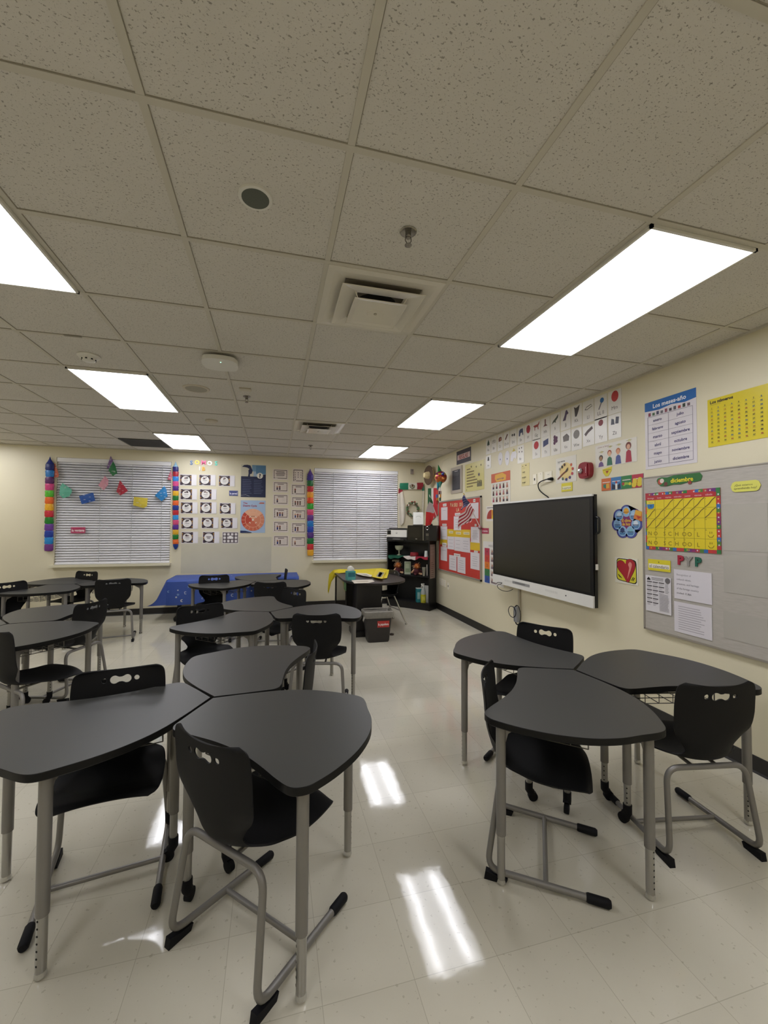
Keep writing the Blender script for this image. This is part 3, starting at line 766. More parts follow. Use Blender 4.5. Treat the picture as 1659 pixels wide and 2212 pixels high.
for i, ((a, b, c, d), place) in enumerate(cards):
    s = wall_sheet('B', [(a, b), (c, d)], P('#e2ddd8'), thick=0.002)
    s.rect(0.03, 0.06, 0.69, 0.94, P('#33262f'))
    rnd = random.Random(i)
    for q in range(5):
        s.k = 2; s.rect(0.045, 0.14+q*0.155, 0.10, 0.25+q*0.155, (TAN, PUR, OCH)[(q+i) % 3]); s.k = 2; s.rect(0.62, 0.14+q*0.155, 0.675, 0.25+q*0.155, (OCH, TAN, PUR)[(q+i) % 3])
    s.k = 3; s.rect(0.16, 0.075, 0.56, 0.12, P('#a39aa0')); s.rect(0.18, 0.88, 0.32, 0.93, P('#c9c3c5'))
    s.disc(0.36, 0.50, 0.345*s.h, P('#e9e6e2'))
    if i != 12:
        for q in range(3): s.disc(0.30+0.06*q+rnd.uniform(-.02, .02), 0.34+rnd.uniform(-.06, .04), s.h*rnd.uniform(.05, .10), P(rnd.choice(['#3d3a3c', '#6b6768', '#8a7570', '#54484a'])), n=7)
        s.rect(0.24, 0.50, 0.49, 0.53, P('#6c6568'))
        s.lines(0.27, 0.60, 0.46, 0.70, 3, 0.012, P('#b5b0b0'), center=True)
    else:
        s.rect(0.22, 0.42, 0.50, 0.48, P('#56504f')); s.rect(0.27, 0.53, 0.45, 0.59, P('#56504f'))
    s.rect(0.71, 0.05, 0.985, 0.95, P('#e9e6e9'))
    s.finish('profile_card', 'dark bordered card with a round picture, %s of the card grid' % place, 'card', 'round picture cards beside the left window')
s = wall_sheet('B', [(480, 1149), (515, 1174)], P('#e2ddd8'), thick=0.002); s.rect(0.03, 0.05, 0.97, 0.95, P('#3a3338'))
for r in range(3):
    for c in range(4):
        s.k = 2; s.rect(0.05+c*0.232, 0.08+r*0.29, 0.245+c*0.232, 0.34+r*0.29, P('#85797a')); s.disc(0.148+c*0.232, 0.21+r*0.29, s.h*0.105, P('#e2dedb'), n=12)
s.disc(0.5, 0.46, s.h*0.14, P('#efece8'), n=14)
s.finish('overview_card', 'card printed with twelve small white circles at the end of the bottom row', 'card')

# foil letters S O M O S / I B
def letter(ch, u, v, h, mat, label, grp, wall='B', depth=0.008, bold=0.03, rot=0.0):
    s = wall_sheet(wall, [(u-4, v-h/2), (u+4, v+h/2)], None, off=0.0)
    hz = s.h; s.top = depth
    s.text(ch, 0.5, 0.5, hz, mat, bold=bold, rot=rot)
    vs_ = list(s.v); fs = [list(f) for f in s.f]; n = len(vs_)
    s.v += [q - s.en*depth for q in vs_]; s.f += [[i+n for i in f][::-1] for f in fs]; s.m += [0]*len(fs)
    cnt = {}
    for f in fs:
        for a, b in zip(f, f[1:]+f[:1]):
            cnt[(a, b)] = 1
    for (a, b) in list(cnt):
        if (b, a) not in cnt: s.f.append([a, b, b+n, a+n]); s.m.append(0)
    o = s.build('foil_letter' if wall == 'B' else 'felt_letter', origin=s.o); return tag(o, label, 'letter', grp)
FOIL = lambda h: M(h, 0.25, metal=0.35, noise=0.1, scale=60)
g = 'shiny letters over the card grid'
for ch, u, v, h, col, lb in (('S', 413.6, 999.5, 9, '#45648c', 'shiny dark blue first letter S of the upper row'), ('O', 426, 998.6, 9, '#c9a83c', 'shiny gold letter O of the upper row'), ('M', 440, 999, 9, '#c94f74', 'shiny pink letter M'),
                             ('O', 453, 1000.4, 9, '#e6dfcd', 'shiny white letter O of the upper row'), ('S', 467, 1000.8, 9, '#3f9c86', 'shiny green last letter S of the upper row'),
                             ('I', 431.3, 1012, 8, '#e3e0d8', 'shiny white letter I of the lower pair'), ('B', 440, 1012.7, 8.5, '#c99a3c', 'shiny gold letter B of the lower pair')):
    letter(ch, u, v, h, FOIL(col), lb, g)

# posters
s = wall_sheet('B', [(520.6, 1004.5), (574, 1074)], P('#9fb4c8'), thick=0.002)
s.rect(0, 0, 0.5, 0.36, P('#c9c4ae')); s.rect(0.44, 0, 1, 0.2, P('#6f93ae')); s.rect(0.6, 0.02, 1, 0.27, P('#557fa0'))
s.poly([(0.03, 0.07), (0.12, 0.01), (0.25, 0.0), (0.37, 0.02), (0.42, 0.10), (0.46, 0.18), (0.43, 0.27), (0.36, 0.29), (0.36, 0.38), (0.27, 0.38), (0.30, 0.27), (0.29, 0.17), (0.33, 0.13), (0.25, 0.09), (0.14, 0.075)][::-1], P('#1e2548'))
s.rect(0, 0.36, 1, 1, P('#1d2546')); s.poly([(0.75, 0.36), (1.0, 0.36), (1.0, 0.28), (0.9, 0.29)], P('#1d2546'))
s.disc(0.76, 0.33, s.w*0.125, P('#e8e4d4')); s.text('?', 0.76, 0.33, s.w*0.17, P('#1d2546'), bold=0.04)
for q in range(2): s.lines(0.06+q*0.46, 0.47, 0.46+q*0.46, 0.88, 9, 0.012, P('#5f6786'), ragged=0.3)
s.stroke([(0.0, 0.95), (0.2, 0.93), (0.35, 0.97)], 0.004, P('#c7c9d4'))
s.finish('question_poster', 'dark blue poster with a head outline and a white question mark circle', 'poster')
s = wall_sheet('B', [(519.5, 1081), (573, 1151)], P('#a9c0da'), thick=0.002)
s.text('The', 0.10, 0.085, s.h*0.055, P('#a3364f'), bold=0.03, align='l'); s.text('Design Cycle', 0.10, 0.165, s.h*0.055, P('#a3364f'), bold=0.03, align='l', wmax=s.w*0.72)
s.poly([(0.72, 0.10), (0.78, 0.06), (0.95, 0.06), (0.95, 0.10)][::-1], P('#c96a58'))
cx_, cy_, R_ = 0.5, 0.60, s.w*0.465
def wedge(a0, a1, r0, r1, mat, n=10):
    A = [a0+(a1-a0)*k/n for k in range(n+1)]
    s.poly([(cx_+r1*cos(a)/s.w, cy_-r1*sin(a)/s.h) for a in A]+[(cx_+r0*cos(a)/s.w, cy_-r0*sin(a)/s.h) for a in A[::-1]], mat)
for (a0, a1, col) in ((35, 135, '#eab08d'), (-55, 35, '#d98868'), (-145, -55, '#cf6a4c'), (135, 215, '#c2452f')):
    s.k = 6; wedge(radians(a0), radians(a1), 0.001, R_, P(col), 16)
for k in range(16): s.k = 8; wedge(radians(k*22.5), radians(k*22.5+1.6), R_*0.68, R_, P('#efc0a4'), 1)
s.k = 9; wedge(0, 2*pi, R_*0.66, R_*0.69, P('#eeb89a'), 40)
for k in range(4): s.k = 10; wedge(radians(45+90*k-12), radians(45+90*k+12), R_*0.34, R_*0.40, P('#f3e2d2'), 4)
s.k = 10; s.disc(cx_, cy_, R_*0.10, P('#f3e2d2'), n=8); s.rect(0.42, 0.485, 0.58, 0.50, P('#8f5747'))
s.poly([(0, 0.93), (0.2, 0.935), (0.45, 0.985), (0.45, 1), (0, 1)][::-1], P('#20305c'))
s.finish('design_cycle_poster', 'light blue poster with an orange wheel diagram below a red title', 'poster')
s = wall_sheet('B', [(495, 1060), (514, 1071)], G('#414a86'), thick=0.003); s.ring(0.03, 0.06, 0.97, 0.94, 0.003, P('#6d74a6')); s.text('la pared', 0.5, 0.52, s.h*0.42, P('#d9d9ea'), bold=0.03, wmax=s.w*0.84)
s.finish('word_label', 'small blue word label on the wall between the cards and the posters', 'label', 'classroom word labels')
rc = [((589, 1013.6, 622.5, 1037), 0, 0), ((589.4, 1040.7, 623, 1064), 0, 1), ((589.6, 1068, 623, 1091), 0, 2), ((590, 1097, 623.3, 1121), 0, 3), ((590, 1126, 623, 1150), 0, 4), ((590, 1157, 624, 1181), 0, 5),
      ((632, 1012.5, 656, 1044), 1, 0), ((628.5, 1046, 661, 1071), 1, 1), ((629, 1073, 661, 1097), 1, 2), ((629, 1100.6, 661, 1124), 1, 3), ((629, 1129, 661, 1153), 1, 4), ((628, 1159, 661, 1182), 1, 5)]
nth = ('top', 'second', 'third', 'fourth', 'fifth', 'bottom')
for (a, b, c, d), col, row in rc:
    s = wall_sheet('B', [(a, b), (c, d)], P('#ddd2c8'), thick=0.002); bd = s.h*0.05 if row or not col else s.w*.06
    s.ring(0.08, 0.08, 0.92, 0.86, bd, P('#4d4138')); s.rect(0.13, 0.83, 0.32, 0.87, P('#ddd2c8'))
    for q in range(4): s.k = 4; s.rect(0.08, 0.16+q*0.17, 0.08+bd/s.w, 0.22+q*0.17, P('#a08f7c')); s.k = 4; s.rect(0.92-bd/s.w, 0.20+q*0.17, 0.92, 0.26+q*0.17, P('#a08f7c'))
    rnd = random.Random(col*9+row)
    if col == 0 and row == 0:
        s.rect(0.24, 0.22, 0.76, 0.30, P('#6b5f5c')); s.rect(0.2, 0.38, 0.8, 0.45, P('#6b5f5c')); s.rect(0.24, 0.52, 0.76, 0.59, P('#6b5f5c')); s.rect(0.24, 0.67, 0.7, 0.70, P('#a79a95'))
    elif col == 1 and row == 0:
        for q in range(10): s.k = 5; s.disc(0.25+(q % 3)*0.25, 0.28+(q//3)*0.15, 0.011, P(rnd.choice(['#7a6f75', '#9a8a82', '#5d5660'])), n=6)
    else:
        s.rect(0.3, 0.20, 0.7, 0.26, P('#6b5f5c'))
        fig = rnd.choice([1, 2, 2, 3]) if row != 3 or col else 3
        for q in range(fig):
            x = 0.28+q*0.16; s.k = 6; s.poly([(x-.05, 0.75), (x-.04, 0.52), (x+.04, 0.52), (x+.05, 0.75)], P(rnd.choice(['#4a3f4c', '#6a4038', '#2f3a78', '#54483e'])))
            s.k = 7; s.disc(x, 0.46, s.h*0.075, P(rnd.choice(['#a9745a', '#5a3a2c', '#c79a78', '#8a4a3c'])), n=10)
        s.k = 8; s.lines(0.6, 0.40, 0.84, 0.66, 4, 0.012, P('#b4a8a2'))
    s.finish('trait_card', 'white card with dotted frame, %s of the %s column beside the garland' % (nth[row], ('left', 'right')[col]), 'card', 'framed picture cards between the windows')

# tissue garlands
def garland(u0, v0, u1, v1, cols, label, wpx, tip=True, blunt=False):
    a = on_back(u0, v0, 0.03); b = on_back(u1, v1, 0.03); wr = (on_back(u0+wpx/2, v0, 0.03).x-a.x)
    t = thing('tissue_garland', label, 'garland', (a.x, a.y, b.z), group='rainbow tissue garlands beside the windows')
    n = len(cols); L = a.z-b.z; d = b-a
    for i, cc in enumerate(cols):
        z1 = L*(1-i/n); z0 = L*(1-(i+1)/n); xm = d.x*(i+.5)/n
        mb = MB(); mt = M(cc, 0.32, noise=0.35, scale=60, bump=0.8, bscale=90)
        rr = wr
        if tip and i == 0: prof = [(0.004, z1), (0.012, z1-(z1-z0)*.3), (wr*.6, z0+(z1-z0)*.25), (wr*.95, z0)]
        elif not blunt and i == n-1: prof = [(wr*.95, z1), (wr*.8, (z0+z1)/2), (wr*.3, z0), (0.003, z0-0.004)]
        else: prof = [(wr*.86, z1), (wr*1.03, z1-(z1-z0)*.2), (wr*.98, (z0+z1)/2), (wr*1.03, z0+(z1-z0)*.2), (wr*.86, z0)]
        mb.lathe(prof[::-1], (xm, 0, 0), mt, 16)
        rnd = random.Random(i*7+n)
        for q in range(len(mb.v)):
            p_ = mb.v[q]; mb.v[q] = Vector((xm+(p_.x-xm)*(1+rnd.uniform(-.07, .07)), p_.y*0.42, p_.z+rnd.uniform(-.004, .004)))
        mb.build('tissue_puff', parent=t, smooth=True, angle=60)
    mb = MB(); mb.tube([(0, 0, L), (0, 0.02, L+0.03)], 0.0015, M('#d8d8d8', 0.5, noise=0), 5); mb.build('hanging_string', parent=t)
garland(108, 987, 105, 1190, ['#1d2f86', '#14246b', '#1b72b8', '#571a5a', '#c93c78', '#54b22c', '#e9641f', '#efa81c', '#c22333', '#187a26', '#66348f', '#173a9c', '#1f84c9', '#6d2f80'], 'rainbow tissue garland at the left of the pennant window, purple at its bottom end', 19, blunt=True)
garland(379.3, 998, 379.3, 1186, ['#8fb9d4', '#22256e', '#a32438', '#2e7fd0', '#d04a86', '#4d2480', '#e0ae2a', '#14702a', '#e2642c', '#1c3488', '#bb2430', '#2f8ed4', '#cf4a78', '#56288a', '#d9a82a', '#17762a', '#e06a2c', '#24408c'], 'thin rainbow tissue garland between the pennant window and the card grid', 13)
garland(670, 1013, 670.5, 1200, ['#5a3f8c', '#3d2b86', '#136430', '#b3202c', '#e8972a', '#dd4a20', '#2e9a2c', '#d04472', '#5a2a80', '#1c72bc', '#1c3fa8', '#52307f', '#157036', '#c42c34', '#eba62a'], 'rainbow tissue garland at the left of the second window, yellow at its bottom end', 13.5, blunt=True)

# paper pennants in front of the blind
def pennant(pts, col, label, off):
    us = [p_[0] for p_ in pts]; vs2 = [p_[1] for p_ in pts]; c = on_back(sum(us)/len(us), sum(vs2)/len(vs2), off)
    q = [on_back(u, v, off)-c for u, v in pts]
    mb = MB(); n = len(q); mt = M(col, 0.4, noise=0.15, scale=50, alpha=0.9)
    tri = [(a.x, a.z) for a in q]; th = 0.0008
    cen = Vector((0, -0.006, 0))
    F_ = [a+Vector((0, 0.004*sin(i*2.1), 0)) for i, a in enumerate(q)]
    vs_ = [cen]+F_+[cen+Vector((0, th, 0))]+[a+Vector((0, th, 0)) for a in F_]
    fs = [(0, 1+i, 1+(i+1) % n) for i in range(n)]+[(n+1, n+2+(i+1) % n, n+2+i) for i in range(n)]+[(1+i, n+2+i, n+2+(i+1) % n, 1+(i+1) % n) for i in range(n)]
    mb.add(vs_, fs, mt)
    # cut out spots
    hl = M('#d7d7da', 0.5, noise=0)
    rnd = random.Random(len(label))
    for k in range(4):
        i = rnd.randrange(n); f = rnd.uniform(.25, .6); p0 = F_[i]*f+F_[(i+1) % n]*f*0.5+Vector((0, -0.0075, 0))
        mb.add([p0+Vector((x, 0, z)) for x, z in ((-.014, -.003), (.014, -.001), (.012, .003), (-.012, .002))], [(0, 1, 2, 3)], hl)
    for v_ in range(len(mb.v)): mb.v[v_] = mb.v[v_]+c
    return tag(mb.build('paper_pennant', origin=c), label, 'pennant', 'cut paper pennants on the left window')
e5 = lambda x, y: (80+x*320/1659, 970+y*320/1659)
for pts, col, lb, off in (
    ([(182, 320), (190, 170), (205, 160), (245, 290), (235, 315)], '#c9684e', 'orange paper pennant tucked behind the left garland', 0.02),
    ([(285, 380), (385, 450), (392, 480), (360, 530), (290, 550), (250, 510), (258, 420)], '#63b89c', 'mint green paper pennant at the left of the blind', 0.03),
    ([(470, 525), (628, 487), (653, 578), (500, 618)], '#1f55a8', 'dark blue rectangular paper pennant, left half of the blind', 0.03),
    ([(825, 75), (850, 130), (800, 218), (780, 208)], '#7a5a93', 'purple paper pennant at the top edge of the blind', 0.03),
    ([(850, 135), (875, 180), (900, 272), (848, 302), (800, 240)], '#2a7a46', 'green paper pennant just below the purple one', 0.034),
    ([(760, 300), (800, 345), (795, 405), (745, 462), (683, 405)], '#d99aa8', 'pale pink paper pennant in the middle of the blind', 0.03),
    ([(928, 348), (1018, 468), (935, 520), (888, 475)], '#b32a3e', 'red diamond shaped paper pennant in the middle of the blind', 0.03),
    ([(1085, 535), (1240, 550), (1232, 640), (1195, 660), (1075, 630)], '#d9c545', 'yellow rectangular paper pennant, right half of the blind', 0.03),
    ([(1425, 415), (1448, 450), (1462, 530), (1395, 585), (1318, 520)], '#2f86c6', 'bright blue diamond paper pennant at the right of the blind', 0.03),
    ([(1500, 240), (1512, 300), (1500, 350), (1462, 340), (1475, 290)], '#d06a80', 'pink paper pennant half behind the thin garland', 0.02)):
    pennant([e5(*p_) for p_ in pts], col, lb, off)
s = wall_sheet('B', [(153, 1138.6), (184.5, 1152)], G('#b43a62'), off=0.0, thick=0.002); s.ring(0.02, 0.05, 0.98, 0.95, 0.003, P('#cf7f98')); s.text('la ventana', 0.5, 0.5, s.h*0.42, P('#eed8de'), bold=0.03, wmax=s.w*0.86)
s.finish('word_label', 'pink word label stuck on the lower left of the pennant blind', 'label', 'classroom word labels')

# sensor, sash, wreath
mb = MB(); c = on_back(890, 1018.8, 0.02); mb.box(c, (0.05, 0.04, 0.095), M('#9a9089', 0.5)); mb.box(c+Vector((0, -0.021, 0.02)), (0.03, 0.004, 0.03), M('#7d746e', 0.4)); tag(mb.build('wall_sensor'), 'small grey box on the wall right of the second window', 'sensor')
t = thing('flag_sash', 'green white and red cloth sash with a round emblem draped over two pegs', 'sash', on_back(890, 1050, 0.02))
O_ = Vector(t.location)
def cloth(name, parent, rows, matfn, org, th=0.002, wob=0.006, nv=10, nu=14):
    """rows: list of (left px, left v, right px, right v, offset) on the back wall"""
    R_ = [(on_back(a, b, o_)-org, on_back(c_, d_, o_)-org) for a, b, c_, d_, o_ in rows]
    def fn(u, v):
        x = u*(len(R_)-1); i = min(int(x), len(R_)-2); f = x-i
        L = R_[i][0].lerp(R_[i+1][0], f); Q = R_[i][1].lerp(R_[i+1][1], f); p_ = L.lerp(Q, v); p_.y -= wob*sin(v*9+u*2)
        return p_
    mb = MB(); mb.grid(fn, nu, nv, matfn(0.5, 0.5), matfn=matfn, thick=th); return mb.build(name, parent=parent, smooth=True, angle=60)
fg, fw_, fr = M('#1f7a5c', 0.7, noise=0.12), M('#d8d2c4', 0.75, noise=0.08), M('#982735', 0.7, noise=0.12)
cloth('top_band', t, [(864, 1043.5, 914, 1042.5, 0.03), (863, 1050, 915, 1050, 0.036), (864, 1057.5, 914, 1057, 0.03)], lambda u, v: fg if v < .36 else (fw_ if v < .72 else fr), O_, nv=22)
cloth('hanging_end', t, [(861, 1056, 868, 1052, 0.028), (860, 1075, 871, 1068, 0.03), (861, 1105, 874.5, 1090, 0.03), (863, 1130, 875, 1118, 0.03), (866, 1136, 873, 1128, 0.03)], lambda u, v: fr if u < .12 else fw_, O_)
cloth('hanging_end', t, [(911.5, 1050, 915.5, 1046, 0.028), (912, 1062, 917, 1062, 0.03), (911, 1090, 915.5, 1095, 0.03), (911, 1108, 914.5, 1110, 0.03)], lambda u, v: fg if u < .30 else fw_, O_, nv=6)
s = Sheet(on_back(890.5, 1050, 0.047), (1, 0, 0), (0, 0, 1), (0, -1, 0), 0.12, 0.12, None)
s.o = s.o-O_
wedge_s = s
n_ = 24
for k in range(2):
    r0, r1, col = ((0.036, 0.052, '#5d6a4d'), (0.0, 0.03, '#6a4a34'))[k]
    a0, a1 = ((radians(150), radians(390)), (0, 2*pi))[k]
    A = [a0+(a1-a0)*q/n_ for q in range(n_+1)]; n = s.lift()
    pts = [s.o+s.ex*r1*cos(a)+s.ey*r1*sin(a)+s.en*n for a in A]+[s.o+s.ex*r0*cos(a)+s.ey*r0*sin(a)+s.en*n for a in A[::-1]]
    if k: pts = [s.o+s.ex*x*.1+s.ey*y*.1+s.en*n for x, y in ((-.3, -.1), (-.1, .1), (-.25, .3), (0.05, .38), (.3, .25), (.2, .05), (.32, -.12), (.1, -.05), (.12, -.3), (-.05, -.12))]
    s.add(pts, [tuple(range(len(pts)))], P(col))
s.build('emblem', parent=t)
c = on_back(891.7, 1100, 0.035)
t = thing('ribbon_wreath', 'small round wreath of green white and red ribbon above the printed certificate', 'wreath', c)
mb = MB(); wc = [M('#4c6a45', 0.6, noise=.3), M('#cfc8bb', 0.6, noise=.1), M('#94392f', 0.6, noise=.2), M('#5a5148', 0.6, noise=.2), M('#72765a', 0.6, noise=.2)]
rnd = random.Random(3)
for k in range(120):
    a = rnd.uniform(0, 2*pi); r = rnd.uniform(0.095, 0.135); q = Vector((r*cos(a), rnd.uniform(-.02, .015), r*sin(a)*1.12)); sz = rnd.uniform(.008, .017)
    mb.ball(q, sz, rnd.choice(wc), 6, 4, (1, .6, rnd.uniform(.6, 1.5)))
mb.build('ribbon_curls', parent=t)
mb = MB(); mb.tube([(0.115*cos(2*pi*k/30), 0.01, 0.125*sin(2*pi*k/30)) for k in range(30)], 0.018, wc[0], 8, closed=True); mb.build('ring', parent=t, smooth=True)

# ================================================================== RIGHT WALL
def rs(quad, col, name, label, cat, group=None, thick=0.0015, off=0.001, gloss=False, rot=0.0, draw=None, shape=None):
    s = wall_sheet('R', quad, (G if gloss else P)(col) if isinstance(col, str) else col, off=off, thick=thick, rot=rot, shape=shape)
    if draw: draw(s)
    return s.finish(name, label, cat, group)
K = P('#1d1b1c')
def d_(s):
    s.rect(0.06, 0.30, 0.94, 0.68, P('#d6b9b6')); s.text('REGLAS', 0.5, 0.49, s.h*0.30, P('#96342f'), wmax=s.w*0.82, bold=0.03); s.ring(0.02, 0.02, 0.98, 0.98, 0.006, P('#5a5660'))
rs([(986, 976), (1017, 965), (1018, 995.5), (987, 1004)], '#35313c', 'rules_sign', 'dark sign lettered REGLAS in red on a pale strip', 'sign', draw=d_)
def d_(s):
    s.rect(0.14, 0.12, 0.86, 0.88, P('#3a3a40')); s.text('EL PLAN', 0.5, 0.18, s.h*0.04, P('#c9c6c6'), wmax=s.w*0.4); s.lines(0.22, 0.25, 0.78, 0.34, 3, 0.008, P('#77777b'), center=True); s.lines(0.22, 0.40, 0.78, 0.8, 11, 0.006, P('#64646a'), center=True)
def d2(s):
    s.rect(0.14, 0.12, 0.86, 0.88, P('#3a3a40')); s.lines(0.35, 0.17, 0.65, 0.19, 1, 0.018, P('#c9c6c6'), center=True, ragged=0); s.lines(0.22, 0.25, 0.78, 0.34, 3, 0.008, P('#77777b'), center=True); s.lines(0.22, 0.40, 0.78, 0.8, 11, 0.006, P('#64646a'), center=True)
rs([(975, 1011.5), (999, 1005), (999, 1063), (975.6, 1067.7)], '#b3a99a', 'framed_notice', 'dark chalkboard style notice in a pale frame under the REGLAS sign', 'notice', thick=0.012, draw=d2)
def star(s, x, y, r, mat): s.poly([(x+(r if k % 2 == 0 else r*.42)*sin(pi*k/5)/s.w, y-(r if k % 2 == 0 else r*.42)*cos(pi*k/5)/s.h) for k in range(10)], mat)
def d_(s):
    s.ring(0.03, 0.03, 0.97, 0.97, 0.004, P('#c9c387'))
    for i, L in enumerate((.20, .40, .38, .46, .56, .60, .34)):
        s.k = 4; yy = 0.20+i*0.105; s.rect(0.10, yy-.02, 0.10+L, yy+.014, P('#75643a')); s.k = 5
        for q in range(int(L*18)): s.k = 5; s.rect(0.12+q*0.053, yy-.03, 0.14+q*0.053, yy+.022, P('#8b7a48'))
    star(s, 0.75, 0.47, 0.035, P('#40356b')); star(s, 0.35, 0.13, 0.02, P('#3f3c2c')); star(s, 0.62, 0.18, 0.02, P('#3f3c2c')); star(s, 0.86, 0.16, 0.022, P('#3f3c2c')); star(s, 0.10, 0.93, 0.015, P('#3f3c2c'))
    s.rect(0.66, 0.76, 0.90, 0.88, P('#6f6a4c'))
    for q in range(4): s.k = 9; s.rect(0.68+q*0.06, 0.66+0.02*(q % 2), 0.71+q*0.06, 0.77, P('#54503a'))
rs([(1004.8, 1003), (1046, 993.5), (1046, 1056), (1005, 1063.5)], '#d9cf80', 'rules_poster', 'pale yellow rules poster with lines of text and a purple star', 'poster', draw=d_, gloss=True)

# alphabet cards
xr = [(125, 168, 482, 625), (172, 220, 466, 610), (228, 275, 446, 594), (282, 335, 426, 572), (340, 400, 405, 555), (407, 468, 382, 537), (472, 537, 355, 516), (540, 613, 327, 498), (618, 697, 296, 468),
      (703, 787, 262, 440), (795, 883, 222, 408), (890, 985, 182, 372), (992, 1092, 144, 345), (1098, 1210, 100, 310), (1220, 1338, 52, 262)]
c5 = lambda x, y: (1020+x/4.1475, 830+y/4.1475)
let = ['Aa', 'Bb', 'Cc', 'Ch ch', 'Dd', 'Ee', 'Ff', 'Gg', 'Hh', 'Ii', 'Jj', 'Kk', 'Ll', 'LL ll', 'Mm']
pic = ['dark tree', 'bicycle', 'brown chest', 'brown bar', 'two dice', 'blue elephant', 'red flower', 'red cat', 'brown hammer', 'dark iguana', 'spotted giraffe', 'grey koala', 'grey slate', 'blue key', 'red apple']
INK = P('#6b6762')
def pics(s, i):
    D = lambda x, y, r, c_, n=12, ry=None: s.disc(x, y, r*s.w, P(c_), n=n, ry=None if ry is None else ry*s.w)
    if i == 0: s.poly([(.5, .10), (.72, .32), (.75, .46), (.25, .46), (.28, .32)][::-1], P('#2d4435')); s.rect(.47, .46, .53, .54, P('#4a3a2c'))
    elif i == 1:
        for x in (.33, .68): s.k = 2; s.disc(x, .34, s.w*.15, P('#77726b'), n=14); s.k = 3; s.disc(x, .34, s.w*.11, P('#ddd8cf'), n=14)
        s.stroke([(.33, .34), (.45, .22), (.68, .34)], .006, P('#5f5a55'))
    elif i == 2: s.poly([(.2, .30), (.3, .2), (.65, .18), (.8, .25), (.8, .42), (.25, .46)][::-1], P('#7d4b3d')); D(.6, .33, .1, '#c0907a')
    elif i == 3: s.poly([(.62, .14), (.75, .2), (.38, .5), (.25, .43)][::-1], P('#5e332b'))
    elif i == 4: D(.35, .32, .11, '#3c3a38', 8); D(.65, .34, .12, '#3c3a38', 8)
    elif i == 5: s.poly([(.2, .52), (.25, .2), (.45, .12), (.8, .12), (.85, .5), (.72, .5), (.7, .35), (.45, .36), (.4, .52)][::-1], P('#4a5270'))
    elif i == 6: D(.5, .3, .28, '#a5313f', 9, .34)
    elif i == 7: s.poly([(.12, .24), (.25, .22), (.7, .2), (.88, .06), (.86, .2), (.74, .3), (.76, .48), (.68, .48), (.64, .34), (.36, .34), (.34, .5), (.27, .48), (.27, .32)][::-1], P('#a34a42'))
    elif i == 8: s.poly([(.42, .1), (.56, .1), (.56, .36), (.75, .46), (.25, .46), (.42, .36)][::-1], P('#7a5350'))
    elif i == 9: s.poly([(.12, .5), (.3, .34), (.6, .22), (.85, .08), (.8, .25), (.55, .4), (.6, .48), (.4, .42)][::-1], P('#4c5444'))
    elif i == 10: s.poly([(.2, .54), (.4, .3), (.5, .1), (.62, .05), (.8, .25), (.62, .3), (.5, .55)][::-1], P('#5a4a66'))
    elif i == 11: s.poly([(.35, .55), (.3, .2), (.25, .08), (.45, .15), (.6, .12), (.8, .05), (.7, .3), (.6, .45), (.5, .56)][::-1], P('#4b4645'))
    elif i == 12: s.stroke([(.2, .38), (.35, .28), (.75, .22), (.85, .3), (.4, .4), (.2, .38)], .006, P('#5a5652'))
    elif i == 13: D(.6, .22, .16, '#2f6aa8'); s.stroke([(.55, .32), (.35, .58)], .014, P('#7f7a80'))
    elif i == 14: D(.52, .26, .27, '#c03a3a', 16, .33); s.rect(.5, .05, .54, .1, P('#4a3a2c'))
for i, (a, b, t0, t1) in enumerate(xr):
    sl = (xr[min(14, i+1)][2]-xr[max(0, i-1)][2])/((xr[min(14, i+1)][0]-xr[max(0, i-1)][0])) * (b-a)/2
    q = [c5(a, t0-sl), c5(b, t0+sl), c5(b, t1+sl), c5(a, t1-sl)]
    def d_(s, i=i): pics(s, i); s.k += 1; s.text(let[i], 0.5, 0.74, s.h*0.16, INK, wmax=s.w*0.7)
    rs(q, '#e4e1da', 'alphabet_card', 'laminated alphabet card %s with a %s, in the upper card row' % (let[i], pic[i]), 'card', 'laminated alphabet cards under the ceiling', draw=d_, gloss=True)
row2 = [(2, (125, 168, 640, 755), 'Nn', 'small black figure'), (5, (407, 465, 548, 705), 'Rr', 'few small dots'), (7, (540, 612, 492, 664), 'Ss', 'round red hat'), (8, (622, 700, 468, 650), 'Tt', 'blue drum'), (9, (707, 792, 440, 632), 'Uu', 'bunch of purple grapes'),
        (10, (797, 885, 415, 608), 'Vv', 'grey cow'), (11, (890, 983, 393, 590), 'Ww', 'grey round shape'), (12, (993, 1095, 368, 550), 'Xx', 'dark curved shape'), (13, (1100, 1210, 300, 522), 'Yy', 'red yoyo'), (14, (1222, 1336, 268, 486), 'Zz', 'pair of grey shoes')]
